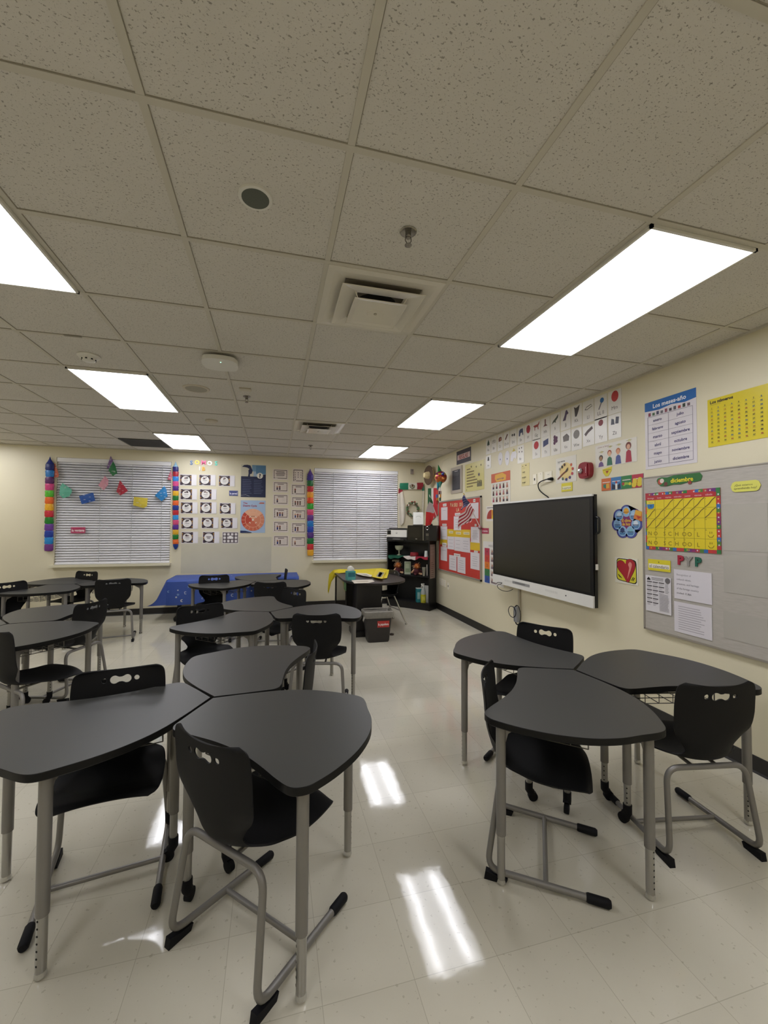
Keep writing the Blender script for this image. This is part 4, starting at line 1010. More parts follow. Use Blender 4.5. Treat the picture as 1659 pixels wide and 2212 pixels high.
for j, (i, (a, b, t0, t1), L_, pc) in enumerate(row2):
    sl = -(b-a)*0.16
    q = [c5(a, t0-sl*.6), c5(b, t0+sl*.6), c5(b, t1+sl*.6), c5(a, t1-sl*.6)]
    def d_(s, j=j, L_=L_):
        D = lambda x, y, r, c_, n=10: s.disc(x, y, r*s.w, P(c_), n=n)
        if j == 0: s.poly([(.4, .1), (.6, .1), (.7, .4), (.3, .4)][::-1], P('#33312f'))
        elif j == 1: [D(x, y, .07, '#3d3b39', 6) for x, y in ((.3, .15), (.65, .15), (.3, .35), (.7, .38))]
        elif j == 2: D(.5, .32, .3, '#b23338', 16)
        elif j == 3: s.poly([(.2, .2), (.8, .12), (.8, .4), (.2, .5)][::-1], P('#3d456b'))
        elif j == 4: [D(.4+.2*(k % 2), .16+.07*k, .13, '#5a2f50', 8) for k in range(5)]
        elif j == 5: s.poly([(.2, .25), (.6, .15), (.85, .3), (.8, .5), (.25, .5)][::-1], P('#77716e'))
        elif j == 6: D(.5, .28, .3, '#8b8783', 14)
        elif j == 7: s.stroke([(.2, .45), (.45, .3), (.85, .15)], .03, P('#5f4f50'))
        elif j == 8: D(.5, .2, .2, '#8c3f4a', 12)
        elif j == 9: s.poly([(.2, .4), (.25, .15), (.45, .2), (.5, .42)][::-1], P('#5f6270')); s.poly([(.55, .4), (.6, .12), (.85, .15), (.8, .42)][::-1], P('#5f6270'))
        s.k += 1; s.text(L_, 0.5, 0.76, s.h*0.15, INK, wmax=s.w*0.6)
    rs(q, '#e4e1da', 'alphabet_card', 'laminated alphabet card %s with a %s, in the lower card row' % (L_, pc), 'card', 'laminated alphabet cards under the ceiling', draw=d_, gloss=True)
for (cx_, cy_, rw, rh, lb) in ((253, 668, 20, 58, 'narrow white oval paper cutout, first of three under the letter cards'), (315, 662, 21, 66, 'narrow white oval paper cutout, second of three under the letter cards')):
    shp = [(0.5+0.5*cos(a)*(1-.15*sin(a)), 0.5+0.5*sin(a)) for a in [2*pi*k/20 for k in range(20)]]
    rs([c5(cx_-rw, cy_-rh+4), c5(cx_+rw, cy_-rh-4), c5(cx_+rw, cy_+rh-4), c5(cx_-rw, cy_+rh+4)], '#e4e2e6', 'paper_cutout', lb, 'paper cutout', 'white paper cutouts', shape=shp, draw=lambda s: s.disc(.5, .55, .012, P('#7a7fa0'), n=6))
shp = [(0.55, 0), (0.85, 0.25), (1, 0.45), (0.9, 0.85), (0.6, 0.7), (0.35, 0.95), (0, 0.9), (0.05, 0.5), (0.3, 0.25)]
rs([c5(343, 578), c5(400, 568), c5(400, 690), c5(343, 700)], '#e4e2e6', 'paper_cutout', 'white paper cutout with a yellow pointed top, third of three', 'paper cutout', 'white paper cutouts', shape=shp, draw=lambda s: s.poly([(0.53, 0.0), (0.82, 0.24), (0.32, 0.25)][::-1], P('#c9b85c')))

def d_(s):
    s.text('Los colores', 0.10, 0.14, s.h*0.065, K, wmax=s.w*0.62, bold=0.03, align='l'); s.rect(0.10, 0.20, 0.22, 0.215, P('#8a8681'))
    s.poly([(0.50+0.30*cos(a)*(1.0), 0.55+0.33*sin(a)) for a in [2*pi*k/24 for k in range(24)]], P('#e2c987'))
    for k, col in enumerate(('#c4603a', '#bb4436', '#b83b50', '#4a3868', '#33306a', '#556b52')):
        a = radians(-40+k*32); s.disc(0.52+0.32*cos(a), 0.56+0.33*sin(a), s.w*.052, P(col), n=12)
    for k, col in enumerate(('#4d3322', '#26221f', '#8f8d86')): s.disc(0.52-0.07-0.115*k, 0.30+0.07*k, s.w*.05, P(col), n=12)
    s.stroke([(0.10, 0.84), (0.35, 0.66), (0.50, 0.58)], .014, P('#7a3f30')); s.poly([(0.48, 0.60), (0.52, 0.52), (0.62, 0.42), (0.62, 0.52), (0.55, 0.60)][::-1], P('#41322c'))
rs([(1202.5, 991), (1244, 982.6), (1246.6, 1038.6), (1200, 1045)], '#dfdbd0', 'colors_poster', 'white Los colores poster with a ring of color dots and a paintbrush', 'poster', draw=d_)
rs([(1213, 1044.5), (1236.3, 1042), (1237, 1060), (1214, 1062.5)], '#d9cc3a', 'word_label', 'yellow word label under the Los colores poster', 'label', 'classroom word labels', thick=0.004, draw=lambda s: (s.rect(0.08, 0.38, 0.9, 0.78, P('#e8e2b8')), s.text('la apertura', 0.5, 0.58, s.h*0.26, P('#4f4c42'), wmax=s.w*0.78)))
def d_(s):
    for k, wd in enumerate(('', 'gracias', 'por favor', 'de nada')):
        if wd: s.text(wd, 0.14, 0.13+k*0.235, s.h*0.055, K, wmax=s.w*0.62, bold=0.03, align='l')
        else: s.rect(0.14, 0.09, 0.24, 0.115, K); s.rect(0.5, 0.07, 0.66, 0.10, K)
        s.rect(0.14, 0.19+k*0.235, 0.5, 0.20+k*0.235, P('#8f8860'))
rs([(1127, 1003), (1144, 999.5), (1143.7, 1048), (1126, 1051)], '#dccf95', 'courtesy_poster', 'narrow pale yellow strip poster listing polite words', 'poster', draw=d_)
def face(s, x, y, r, skin, hair, shirt, wig=0):
    s.poly([(x-r*1.5/s.w, 0.97), (x-r*1.1/s.w, y+r*2.0/s.h), (x-r*.3/s.w, y+r*1.4/s.h), (x+r*.3/s.w, y+r*1.4/s.h), (x+r*1.1/s.w, y+r*2.0/s.h), (x+r*1.5/s.w, 0.97)], P(shirt))
    s.disc(x, y-r*.25/s.h, r*(1.35 if wig else 1.12), P(hair), n=14, ry=r*(1.5 if wig else 1.2)); s.disc(x, y+r*.15/s.h, r*.86, P(skin), n=14, ry=r*1.05)
def d_(s):
    s.text('¿Cómo te llamas?', 0.06, 0.09, s.h*0.07, P('#8c3a3a'), wmax=s.w*0.36, align='l')
    for k, (x, y, sk, hr, sh, wg) in enumerate(((.15, .60, '#9a7450', '#2b2420', '#6b5084', 0), (.37, .45, '#dcae8c', '#9c4226', '#2f6b50', 0), (.58, .44, '#d79a78', '#b8704a', '#4b5592', 0), (.82, .32, '#dba98c', '#6e2f22', '#a8283f', 1))):
        face(s, x, y, s.h*0.105, sk, hr, sh, wg); s.k = 2
        s.disc(x+.02, (.30, .14, .14, .06)[k]+.02, s.h*0.085, P('#d6cf9f'), n=14, ry=s.h*.055)
        s.k = 3; s.rect(x-.05, (.30, .14, .14, .06)[k]+.005, x+.08, (.30, .14, .14, .06)[k]+.02, P('#8f8a60')); s.k = 2
    s.k = 8
rs([(1287, 962.6), (1376, 945), (1376, 997.6), (1286, 1011)], '#dedad0', 'names_poster', 'wide white poster with four drawn children and speech bubbles', 'poster', draw=d_, gloss=True)
shp = [(0.02, 0.18), (0.98, 0.0), (0.93, 0.45), (0.62, 0.97), (0.38, 1.0), (0.10, 0.6)]
rs([(1301, 1010), (1322.6, 1008), (1322.6, 1028), (1301, 1030)], '#d6c733', 'shape_tag', 'yellow shield shaped tag with a red triangle under the children poster', 'tag', shape=shp, draw=lambda s: (s.rect(.12, .27, .88, .33, P('#8a7d28')), s.poly([(.35, .42), (.68, .40), (.5, .7)][::-1], P('#a33a34'))))
def d_(s):
    for k, (bg, fg_) in enumerate((('#cc6a35', '#2f7a64'), ('#3b77b0', '#16243c'), ('#2f7a42', '#8db23c'), ('#b53247', '#d9c23c'))):
        s.k = 1; s.rect(k*.25, 0, k*.25+.25, 1, P(bg)); s.rect(k*.25+.03, .30, k*.25+.22, .36, P('#dcd6d0'))
        if k == 0: s.poly([(.05, .5), (.12, .45), (.12, .85), (.05, .7)][::-1], P(fg_)); s.poly([(.13, .45), (.2, .42), (.21, .8), (.13, .85)][::-1], P('#dba53c'))
        elif k == 1: s.poly([(.27, .95), (.28, .5), (.36, .65), (.38, .42), (.42, .65), (.48, .5), (.49, .95)][::-1], P(fg_)); s.rect(.36, .5, .41, .98, P('#e6e3dc')); s.disc(.385, .42, .012, P('#a8403c'), n=8)
        elif k == 2: s.poly([(.54, .6), (.6, .5), (.68, .55), (.70, .75), (.62, .7), (.56, .8)][::-1], P(fg_)); s.disc(.55, .6, .014, P('#a33a34'), n=8); s.disc(.71, .65, .014, P('#d9c23c'), n=8)
        else:
            for a_, b_ in ((.82, .5), (.93, .45), (.8, .75), (.92, .72)): s.disc(a_, b_, .024, P(fg_), n=10)
            s.rect(.86, .4, .88, .85, P('#c99a2c'))
rs([(1300, 1033.7), (1391, 1023.6), (1390, 1053), (1300, 1060)], '#3f6f9c', 'four_picture_strip', 'glossy strip of four pictures on orange, blue, green and red', 'poster', draw=d_, gloss=True, thick=0.003)
def d_(s):
    s.rect(0, 0, 1, 0.31, P('#c9603a')); s.poly([(0.22, 0.05), (0.6, 0.02), (0.8, 0.12), (0.78, 0.28), (0.3, 0.30), (0.2, 0.18)], P('#d9a63a')); s.text('español e inglés', 0.5, 0.20, s.h*0.05, P('#5a3a70'), wmax=s.w*0.72, bold=0.02)
    for r_ in range(3):
        for c_ in range(5):
            x = .13+c_*.18; y = .36+r_*.22; s.k = 4; s.rect(x-.06, y, x+.07, y+.012, P('#96a07c'))
            s.k = 5; s.poly([(x-.05, y+.17), (x-.04, y+.08), (x+.04, y+.08), (x+.05, y+.17)], P(('#4c3a48', '#3d3630', '#a84458', '#4a3436', '#b07a62')[(c_+r_) % 5])); s.k = 6; s.disc(x, y+.06, s.w*.038, P(('#c99a84', '#6a4636', '#b8838a', '#c08a7a', '#8a5a48')[(c_*2+r_) % 5]), n=8)
rs([(1062, 1023), (1102.5, 1017.6), (1102.5, 1082), (1061, 1089)], '#dedacf', 'pronouns_poster', 'white poster with an orange heading and rows of people, behind the wall screen', 'poster', draw=d_)
def d_(s):
    s.rect(0.1, 0.1, 0.85, 0.14, P('#5a5450'))
    A = [pi*k/16 for k in range(17)]
    for lo, hi, col in ((8, 16, '#a83c34'), (5, 8, '#cf8a2c'), (0, 5, '#d9bb2c')):
        s.k = 3; s.poly([(.5, .85)]+[(.5+.42*cos(A[k]), .85-.6*sin(A[k])) for k in range(lo, hi+1)], P(col))
rs([(1050, 1094.5), (1074, 1091), (1074, 1124), (1050.5, 1127.5)], '#e0dbd2', 'feelings_poster', 'small white poster with a red and orange half wheel, left of the screen', 'poster', draw=d_)
rs([(1040.5, 1140), (1056, 1141.5), (1056, 1153.5), (1040.5, 1152)], '#aa3450', 'word_label', 'crimson word label beside the striped flag holder', 'label', 'classroom word labels', thick=0.003, draw=lambda s: s.text('la bandera', .5, .5, s.h*.34, P('#ead6da'), wmax=s.w*.86, bold=.03))
def d_(s):
    s.text('VOICE LEVEL', 0.5, 0.10, s.h*0.05, P('#4a4650'), wmax=s.w*0.8)
    for k, col in enumerate(('#b53a52', '#c4453a', '#d97a2c', '#3a7a4c', '#34569c')):
        y = .16+k*.165; s.k = 2; s.rect(.08, y, .34, y+.165, P(col)); s.text(str(4-k), .21, y+.08, s.h*.06, P('#5a2430'), bold=.03)
        s.k = 2; s.rect(.38, y+.02, .70, y+.15, P('#cfc6bd')); s.k = 3; s.disc(.47, y+.07, .016, P('#a5745c'), n=8); s.disc(.60, y+.07, .016, P('#6b4636'), n=8); s.rect(.42, y+.09, .65, y+.145, P('#7a6a70')); s.k = 2
        s.lines(.74, y+.06, .94, y+.11, 3, .008, P('#77727a'))
rs([(1044, 1169), (1088, 1172), (1088, 1270), (1044, 1257.5)], '#e2dfda', 'voice_level_poster', 'white Voice Level poster with numbered color bars, half behind the screen', 'poster', draw=d_)
def d_(s):
    s.poly([(0, 0), (1, 0), (1, .13), (.8, .15), (.55, .125), (.3, .15), (0, .13)][::-1], P('#2466ad')); s.text('Los meses-año', .5, .075, s.h*.062, P('#e6e9ee'), wmax=s.w*.88, bold=.025)
    for k, col in enumerate(('#8a4458', '#4c6a48', '#4d4a66', '#6d6a70', '#8a5060', '#3f3c44', '#5c5c64', '#b0443c', '#3c4a40', '#77606a')): s.k = 3; s.rect(.08+k*.085, .165+.01*(k % 2), .13+k*.085, .215, P(col))
    s.k = 3; GL = P('#8f8a96'); s.ring(.06, .225, .94, .955, .0035, GL)
    s.rect(.485, .225, .492, .955, GL)
    for k in range(1, 6): s.k = 5; s.rect(.06, .225+k*.1217, .94, .225+k*.1217+.003, GL)
    NV = P('#3a3570')
    for k, wd in enumerate(('enero', 'febrero', 'marzo', 'abril', 'mayo', 'junio')): s.k = 6; s.text(wd, .27, .288+k*.1217, s.h*.043, NV, wmax=s.w*.36, bold=.012)
    for k, wd in enumerate(('julio', 'agosto', 'septiembre', 'octubre', 'noviembre', 'diciembre')): s.k = 6; s.text(wd, .715, .288+k*.1217, s.h*.043, NV, wmax=s.w*.40, bold=.012)
rs([(1393.5, 872), (1504, 837), (1506.5, 999), (1394.6, 1015)], '#d9d4d8', 'months_poster', 'Los meses poster with a blue heading and the twelve months in two columns', 'poster', draw=d_, gloss=True)
def d_(s):
    s.text('Los números', .04, .07, s.h*.062, K, wmax=s.w*.34, bold=.04, align='l'); s.rect(.04, .125, .20, .133, P('#9c9340'))
    cl = [P('#33302a'), P('#a8453a'), P('#3a6a8c'), P('#4c5a3a')]
    for r_ in range(10):
        for c_ in range(10):
            n = r_*10+c_+1; x = .065+c_*.097; y = .20+r_*.078; mt = cl[(r_*3+c_*2+(r_*c_) % 3) % 4]
            s.k = 3; s.text(str(n), x, y, s.h*.030, mt, bold=.03); s.k = 3; s.rect(x-.024, y+.022, x+.024, y+.026, P('#a59b45'))
rs([(1527.7, 862), (1692, 822), (1695, 938), (1531, 967)], '#d8c62e', 'numbers_poster', 'bright yellow Los números poster with a grid of numbers to one hundred', 'poster', draw=d_, gloss=True)

# grey tack board and what is on it
def board_mat():
    m_, nt, b = new_mat('grey_woven_board')
    tc = nt.nodes.new('ShaderNodeTexCoord'); mp = nt.nodes.new('ShaderNodeMapping'); mp.inputs['Scale'].default_value = (1, 1.2, 7)
    n = nt.nodes.new('ShaderNodeTexNoise'); n.inputs['Scale'].default_value = 14; n.inputs['Detail'].default_value = 6
    nt.links.new(tc.outputs['Object'], mp.inputs[0]); nt.links.new(mp.outputs[0], n.inputs['Vector'])
    nt.links.new(mixc(nt, n.outputs['Fac'], lin('#a5a097'), lin('#bdb8b1')), b.inputs['Base Color']); b.inputs['Roughness'].default_value = .5
    return m_
BOARD = board_mat()
y1, y0 = on_right(1394.6, 1190).y, -0.9
zt_, zb_ = on_right(1394.6, 1032).z, on_right(1394.6, 1357).z
t = thing('tack_board', 'long grey woven tack board covered with the calendar and papers', 'notice board', (XR, (y0+y1)/2, zb_))
mb = MB(); mb.box((-0.009, 0, (zt_-zb_)/2), (0.018, y1-y0, zt_-zb_), BOARD); mb.build('panel', parent=t)
mb = MB(); AL = M('#aaa49a', 0.35, metal=.5, noise=.03)
mb.box((-.011, (y1-y0)/2, (zt_-zb_)/2), (.022, .014, zt_-zb_), AL); mb.box((-.011, 0, .007), (.022, y1-y0, .014), AL); mb.box((-.011, 0, zt_-zb_-.004), (.022, y1-y0, .008), AL); mb.build('frame', parent=t)
BO = 0.0205
FILM = M('#c9c6c0', 0.14, noise=.06, scale=2)
for (q, lb) in (([(1560, 1090), (1659, 1086), (1659, 1190), (1562, 1192)], 'clear plastic film square on the grey board right of the calendar'), ([(1562, 1196), (1659, 1202), (1659, 1300), (1564, 1272)], 'clear plastic film square on the grey board, one below the calendar height'), ([(1563, 1318), (1659, 1340), (1659, 1400), (1563, 1378)], 'clear plastic film square at the lower edge of the grey board')):
    rs(q, M('#b3afa7', 0.15, noise=.07, scale=4), 'plastic_film', lb, 'film', off=.0192, thick=.0006)
shp = [(.0, .35), (.03, .12), (.12, .05), (.25, .12), (.4, .0), (.7, .02), (.95, .02), (1, .35), (.97, .75), (.85, .85), (.7, .8), (.55, .95), (.4, .88), (.25, 1.0), (.1, .95), (.03, .7)]
rs([(1419, 1032), (1517.5, 1019), (1517.5, 1043), (1419, 1052)], '#2d6a34', 'month_sign', 'green cloud shaped sign lettered diciembre in yellow', 'sign', off=BO, thick=.003, shape=shp, draw=lambda s: (s.disc(.09, .5, .022, P('#b04a3c'), n=9), s.disc(.13, .42, .018, P('#d9cdc4'), n=9), s.disc(.22, .78, .016, P('#6a3a34'), n=9), s.disc(.75, .85, .014, P('#8c3a34'), n=9), s.text('diciembre', .58, .5, s.h*.42, P('#dfd435'), wmax=s.w*.78, bold=.03)))
shp = [(.0, .5), (.06, .12), (.15, .0), (.85, .0), (.94, .12), (1, .5), (.94, .88), (.85, 1), (.15, 1), (.06, .88)]
rs([(1579, 1041), (1644, 1036), (1644, 1059), (1579, 1064)], '#d9d765', 'question_tag', 'pale yellow octagonal tag asking what the class is learning today', 'tag', off=BO, thick=.003, shape=shp, draw=lambda s: (s.text('¿Qué estamos', .44, .36, s.h*.2, P('#5f5d33'), wmax=s.w*.62), s.text('aprendiendo hoy?', .5, .66, s.h*.2, P('#5f5d33'), wmax=s.w*.8)))
def d_(s):
    pal = ['#a8303a', '#2f7a42', '#2f66a8', '#8a2f66', '#b5343c', '#4c7a34', '#6a3378', '#c03a34']
    for k in range(20): s.k = 1; s.rect(k*.05, 0, k*.05+.05, .06, P(pal[(k*3) % 8])); s.k = 1; s.rect(k*.05, .94, k*.05+.05, 1, P(pal[(k*5+2) % 8]))
    for k in range(14): s.k = 1; s.rect(.955, .06+k*.063, 1, .123+k*.063, P(pal[(k*3+1) % 8])); s.k = 1; s.rect(0, .06+k*.063, .02, .123+k*.063, P(pal[(k*5) % 8]))
    rnd = random.Random(5)
    for k in range(26): s.k = 2; x = rnd.random(); star(s, x*.96+.02, rnd.choice([.03, .97]), .008, P(rnd.choice(['#d9c545', '#dcd8e0'])))
    for k in range(12): s.k = 2; star(s, .978, .1+k*.07, .008, P(rnd.choice(['#d9c545', '#dcd8e0'])))
    s.k = 3; s.rect(.02, .05, .93, .13, P('#b23036'))
    for k, wd in enumerate(('domingo', 'lunes', 'martes', 'miércoles', 'jueves', 'viernes', 'sábado')): s.text(wd, .085+k*.131, .093, s.h*.028, P('#e6cfd0'), wmax=s.w*.10); s.k = 4
    s.k = 4; s.rect(.02, .13, .955, .945, P('#ddc826')); GL = P('#7d7420')
    xs = [.02+k*.1336 for k in range(8)]; ys = [.13+k*.163 for k in range(6)]
    for x in xs[1:7]: s.k = 5; s.rect(x-.002, .13, x+.002, .945, GL)
    for y in ys[1:5]: s.k = 5; s.rect(.02, y-.002, .955, y+.002, GL)
    s.k = 6; s.rect(.03, .15, .14, .19, P('#e6d960')); s.text('Hoy es', .085, .17, s.h*.022, P('#5a5420')); s.poly([(.03, .2), (.14, .2), (.135, .26), (.11, .28), (.05, .28), (.035, .25)][::-1], P('#2f76b0')); s.poly([(.07, .22), (.11, .22), (.09, .25)][::-1], P('#1d4a7a'))
    for n in range(1, 32):
        k = n+1; c_, r_ = k % 7, k//7
        if r_ < 5: s.k = 7; s.text(str(n), xs[c_]+.012, ys[r_]+.024, s.h*.019, P('#3d3a1c'))
    for n in range(1, 18):
        k = n+1; c_, r_ = k % 7, k//7
        s.k = 8; s.stroke([(xs[c_]+.004, ys[r_]+.158), (xs[c_]+.05, ys[r_]+.11), (xs[c_]+.09, ys[r_]+.045), (xs[c_]+.13, ys[r_]+.006)], .0045, P('#4a3f28'))
    for r_ in (3, 4):
        for k, ch in enumerate('NO SCHOOL'):
            if ch != ' ': s.k = 8; s.text(ch, (.07, .157, 0, .29, .365, .46, .56, .63, .74)[k], ys[r_]+.095, s.h*.07, P('#80701f'))
        x, y = .89, ys[r_]+.09
        s.k = 8; s.stroke([(x-.035, y+.015), (x-.015, y+.045), (x+.015, y+.045), (x+.035, y+.01)], .004, P('#80701f')); s.stroke([(x-.012, y-.04), (x-.012, y-.01)], .004, P('#80701f')); s.stroke([(x+.012, y-.04), (x+.012, y-.01)], .004, P('#80701f'))
rs([(1394.9, 1065), (1557.5, 1054), (1557.5, 1199), (1396, 1184)], '#b23036', 'wall_calendar', 'yellow December wall calendar with crossed out days and a starry border', 'calendar', off=BO, thick=.002, draw=d_, gloss=True)
rs([(1400.5, 1208.5), (1449, 1210), (1448.7, 1234.5), (1401, 1232.5)], '#d9cb2c', 'word_label', 'yellow word label below the calendar', 'label', 'classroom word labels', off=BO, thick=.004, draw=lambda s: (s.rect(.04, .40, .97, .78, P('#e6e0d0')), s.text('el calendario', .5, .60, s.h*.30, P('#3a3730'), wmax=s.w*.86), s.disc(.5, .22, .006, P('#8a7d28'), n=6)))
for ch, u, v, col, lb in (('P', 1471.5, 1209.5, '#a3243c', 'crimson felt letter P on the grey board'), ('Y', 1487.5, 1212, '#8f8b86', 'grey felt letter Y on the grey board'), ('P', 1509.5, 1213.5, '#1f5f4c', 'dark green felt letter P on the grey board')):
    s = wall_sheet('R', [(u-8, v-9.5), (u+8, v+9.5)], None, off=BO)
    s.top = .006; s.text(ch, .5, .5, s.h, M(col, .8, noise=.1), bold=.05)
    vs_ = list(s.v); fs = [list(f) for f in s.f]; n = len(vs_); s.v += [q-s.en*.006 for q in vs_]; ed = {(a, b) for f in fs for a, b in zip(f, f[1:]+f[:1])}
    for (a, b) in ed:
        if (b, a) not in ed: s.f.append([a, b, b+n, a+n]); s.m.append(0)
    tag(s.build('felt_letter', origin=s.o), lb, 'letter', 'felt letters under the calendar')
def d_(s):
    s.poly([(.06, .10), (.13, .04), (.2, .10), (.2, .13), (.06, .13)][::-1], K); s.disc(.88, .09, .022, P('#6a6668'), n=14)
    s.lines(.25, .05, .72, .11, 3, .01, P('#4a4648'), ragged=.1)
    for r_ in range(6):
        for c_ in range(3 if r_ < 3 else 2): s.k = 4; s.rect(.06+c_*.24, .16+r_*.115, .27+c_*.24, .185+r_*.115, P('#4c484c')); s.k = 4; s.lines(.07+c_*.24, .205+r_*.115, .25+c_*.24, .245+r_*.115, 3, .006, P('#a5a1a8'), ragged=.5)
    s.k = 5; s.lines(.56, .48, .94, .93, 22, .007, P('#8c888e'), ragged=.15); s.lines(.79, .18, .94, .42, 8, .01, P('#77737a'), ragged=.3)
rs([(1396, 1242), (1451, 1249), (1449, 1330), (1394.8, 1317)], '#d9d6da', 'school_calendar', 'printed school year calendar sheet at the lower left of the grey board', 'paper', off=BO+.004, draw=d_)
def d_(s):
    for k, wd in enumerate(('Recognition of', 'cultural values,', 'practices, and heritage', 'of the foreign country', 'studied: CUBA')): s.text(wd, .08, .17+k*.155, s.h*.062, P('#77727c') if k < 4 else P('#4a4650'), wmax=s.w*(.52, .5, .78, .76, .54)[k], align='l')
rs([(1456.5, 1229.6), (1537.6, 1238), (1538.5, 1306.5), (1456.5, 1292.4)], '#d8d4da', 'culture_note', 'large print white paper ending in the word CUBA', 'paper', off=BO, draw=d_)
rs([(1457, 1300), (1538, 1312), (1538.7, 1384), (1457, 1363)], '#d8d4da', 'standards_note', 'white paper with nine lines of text, under the large print one', 'paper', off=BO, draw=lambda s: s.lines(.12, .14, .88, .88, 11, .022, P('#a8a3ab'), ragged=.25))

# weather flower and heart
c = on_right(1353.7, 1127.5, .002); sc = abs(on_right(1322, 1127, .002).y-on_right(1386, 1127, .002).y)/2
s = Sheet(c, (0, -1, 0), (0, 0, 1), (-1, 0, 0), 2*sc, 2*sc, None); s.top = .002
out = []
NP = 7
for k in range(NP):
    a = pi/2+2*pi*k/NP; cx_, cy_ = .63*cos(a), .63*sin(a)
    for q in range(-6, 7):
        b = a+q*radians(17.5); out.append((cx_+.42*cos(b), cy_+.42*sin(b)))
pts = [((x*.5+.5)*1.0-.5, (y*.5+.5)-.5) for x, y in out]
s.h *= .9
s.prism([(x*2*sc, y*2*sc*.9) for x, y in pts], s.o, s.ex, s.ey, s.en, 0, .002, P('#4b4f98'))
s.disc(.5, .5, sc*.50, P('#7d2f66'), n=24)
for k in range(NP):
    a = pi/2+2*pi*k/NP; x, y = .5+.315*cos(a), .5-.315*sin(a); s.k = 2; s.disc(x, y, sc*.29, P('#8fb4d6'), n=18)
    s.k = 3
    if k == 0: s.disc(x, y-.02, sc*.17, P('#dda43a'), n=14); s.rect(x-.1, y, x+.1, y+.03, P('#a8742a'))
    else: s.disc(x, y-.03, sc*.15, P(('', '#c4d3e2', '#7fa0c2', '#33406f', '#7db4c4', '#d3dce6', '#a9c2da')[k]), n=9); s.rect(x-.1, y+.01, x+.1, y+.035, P('#2b3a5c')); s.poly([(x-.11, y+.05), (x+.11, y+.05), (x+.07, y+.11), (x-.07, y+.11)], P('#4a7aa8'))
s.k = 5; s.text('El clima', .5, .45, sc*.17, P('#e2b54a'), bold=.03, wmax=sc*.62); s.text('de hoy', .5, .56, sc*.17, P('#e2b54a'), bold=.03, wmax=sc*.56)
s.finish('weather_wheel', 'flower shaped weather chart with seven blue petals and a plum center', 'chart')
s = Sheet(on_right(1380.3, 1113.5, .007), (0, -cos(.3), sin(.3)*-1), (0, -sin(.3)*1, cos(.3)), (-1, 0, 0), .085, .075, P('#cf7a3a'), .003)
s.rect(.02, .02, .75, .5, P('#dba83a')); s.poly([(.25, .6), (.85, .55), (.55, .9)][::-1], P('#b5402f')); s.finish('marker_tag', 'orange and yellow folded marker clipped on a petal of the weather chart', 'tag')
def d_(s):
    O2 = [(.08, .12), (.12, .05), (.2, .03), (.85, .05), (.93, .10), (.95, .2), (.96, .88), (.90, .95), (.8, .96), (.2, .90), (.1, .86), (.07, .78)]
    s.poly(O2[::-1], P('#141212')); s.poly([(.5+(x-.5)*.93, .5+(y-.5)*.93) for x, y in O2][::-1], P('#d6cc35'))
    hp = catmull([(.58, .93), (.36, .68), (.17, .48), (.10, .30), (.16, .16), (.30, .12), (.42, .17), (.48, .24), (.52, .10), (.66, .04), (.82, .08), (.90, .22), (.86, .42), (.74, .66)], 5)
    s.poly([(.5+(x-.5)*1.05, .5+(y-.5)*1.04) for x, y in hp][::-1], P('#1f1010')); s.poly(hp[::-1], P('#a6202c'))
    s.poly(catmull([(.68, .14), (.76, .22), (.72, .40), (.66, .56), (.56, .80), (.60, .56), (.64, .38), (.60, .24)], 4)[::-1], P('#d98a80'))
    for a in ((.17, .70, .26, .78), (.15, .66, .32, .80), (.82, .70, .74, .84), (.88, .72, .80, .84)): s.stroke([(a[0], a[1]), (a[2], a[3])], .006, P('#1a1614'))
rs([(1329, 1203.7), (1379, 1207), (1378, 1266), (1329.6, 1256.7)], '#e0dccc', 'heart_picture', 'square picture of a red heart on yellow with a thick black outline', 'picture', draw=d_, thick=.003)

# bulletin board with red paper
bl = [(949, 1083), (1041, 1071), (1041.5, 1256), (949, 1231)]
s = wall_sheet('R', bl, None); w_, h_, c_ = s.w, s.h, s.o
t = thing('bulletin_board', 'red papered bulletin board with a yellow band and a pale frame', 'notice board', c_)
mb = MB(); q_ = lambda y, z, dx: (dx, y, z)
mb.box((-.008, 0, 0), (.016, w_-.03, h_-.03), M('#c0392f', .6, noise=.05)); mb.build('red_paper', parent=t)
fr_ = M('#a39c90', .4, metal=.3, noise=.03)
mb = MB()
for a, b, c2, d2_ in ((0, h_/2-.012, w_, .024), (0, -h_/2+.012, w_, .024), (w_/2-.012, 0, .024, h_), (-w_/2+.012, 0, .024, h_)): mb.box((-.011, a, b), (.022, c2, d2_), fr_)
mb.build('frame', parent=t)
b4 = lambda x, y: (945+x/11.058, 1060+y/11.06)
def bq(x0, y0, x1, y1, k=None):
    """box in zoomed board coordinates with the board's own slant"""
    sl = (x1-x0)*((y0+y1)/2-640)/1250*0.17
    return [b4(x0, y0-sl/2), b4(x1, y0+sl/2), b4(x1, y1+sl/2), b4(x0, y1-sl/2)]
YEL = '#d8b62c'
for (x0, y0, x1, y1, lb) in ((65, 1160, 235, 1290, 'yellow paper strip at the left side of the red board'), (235, 925, 790, 1110, 'long yellow paper band across the middle of the red board'), (785, 1220, 1020, 1425, 'yellow paper strip at the right side of the red board')):
    rs(bq(x0, y0, x1, y1), YEL, 'yellow_paper', lb, 'paper', 'yellow papers on the red board', off=.0165, thick=.0008)
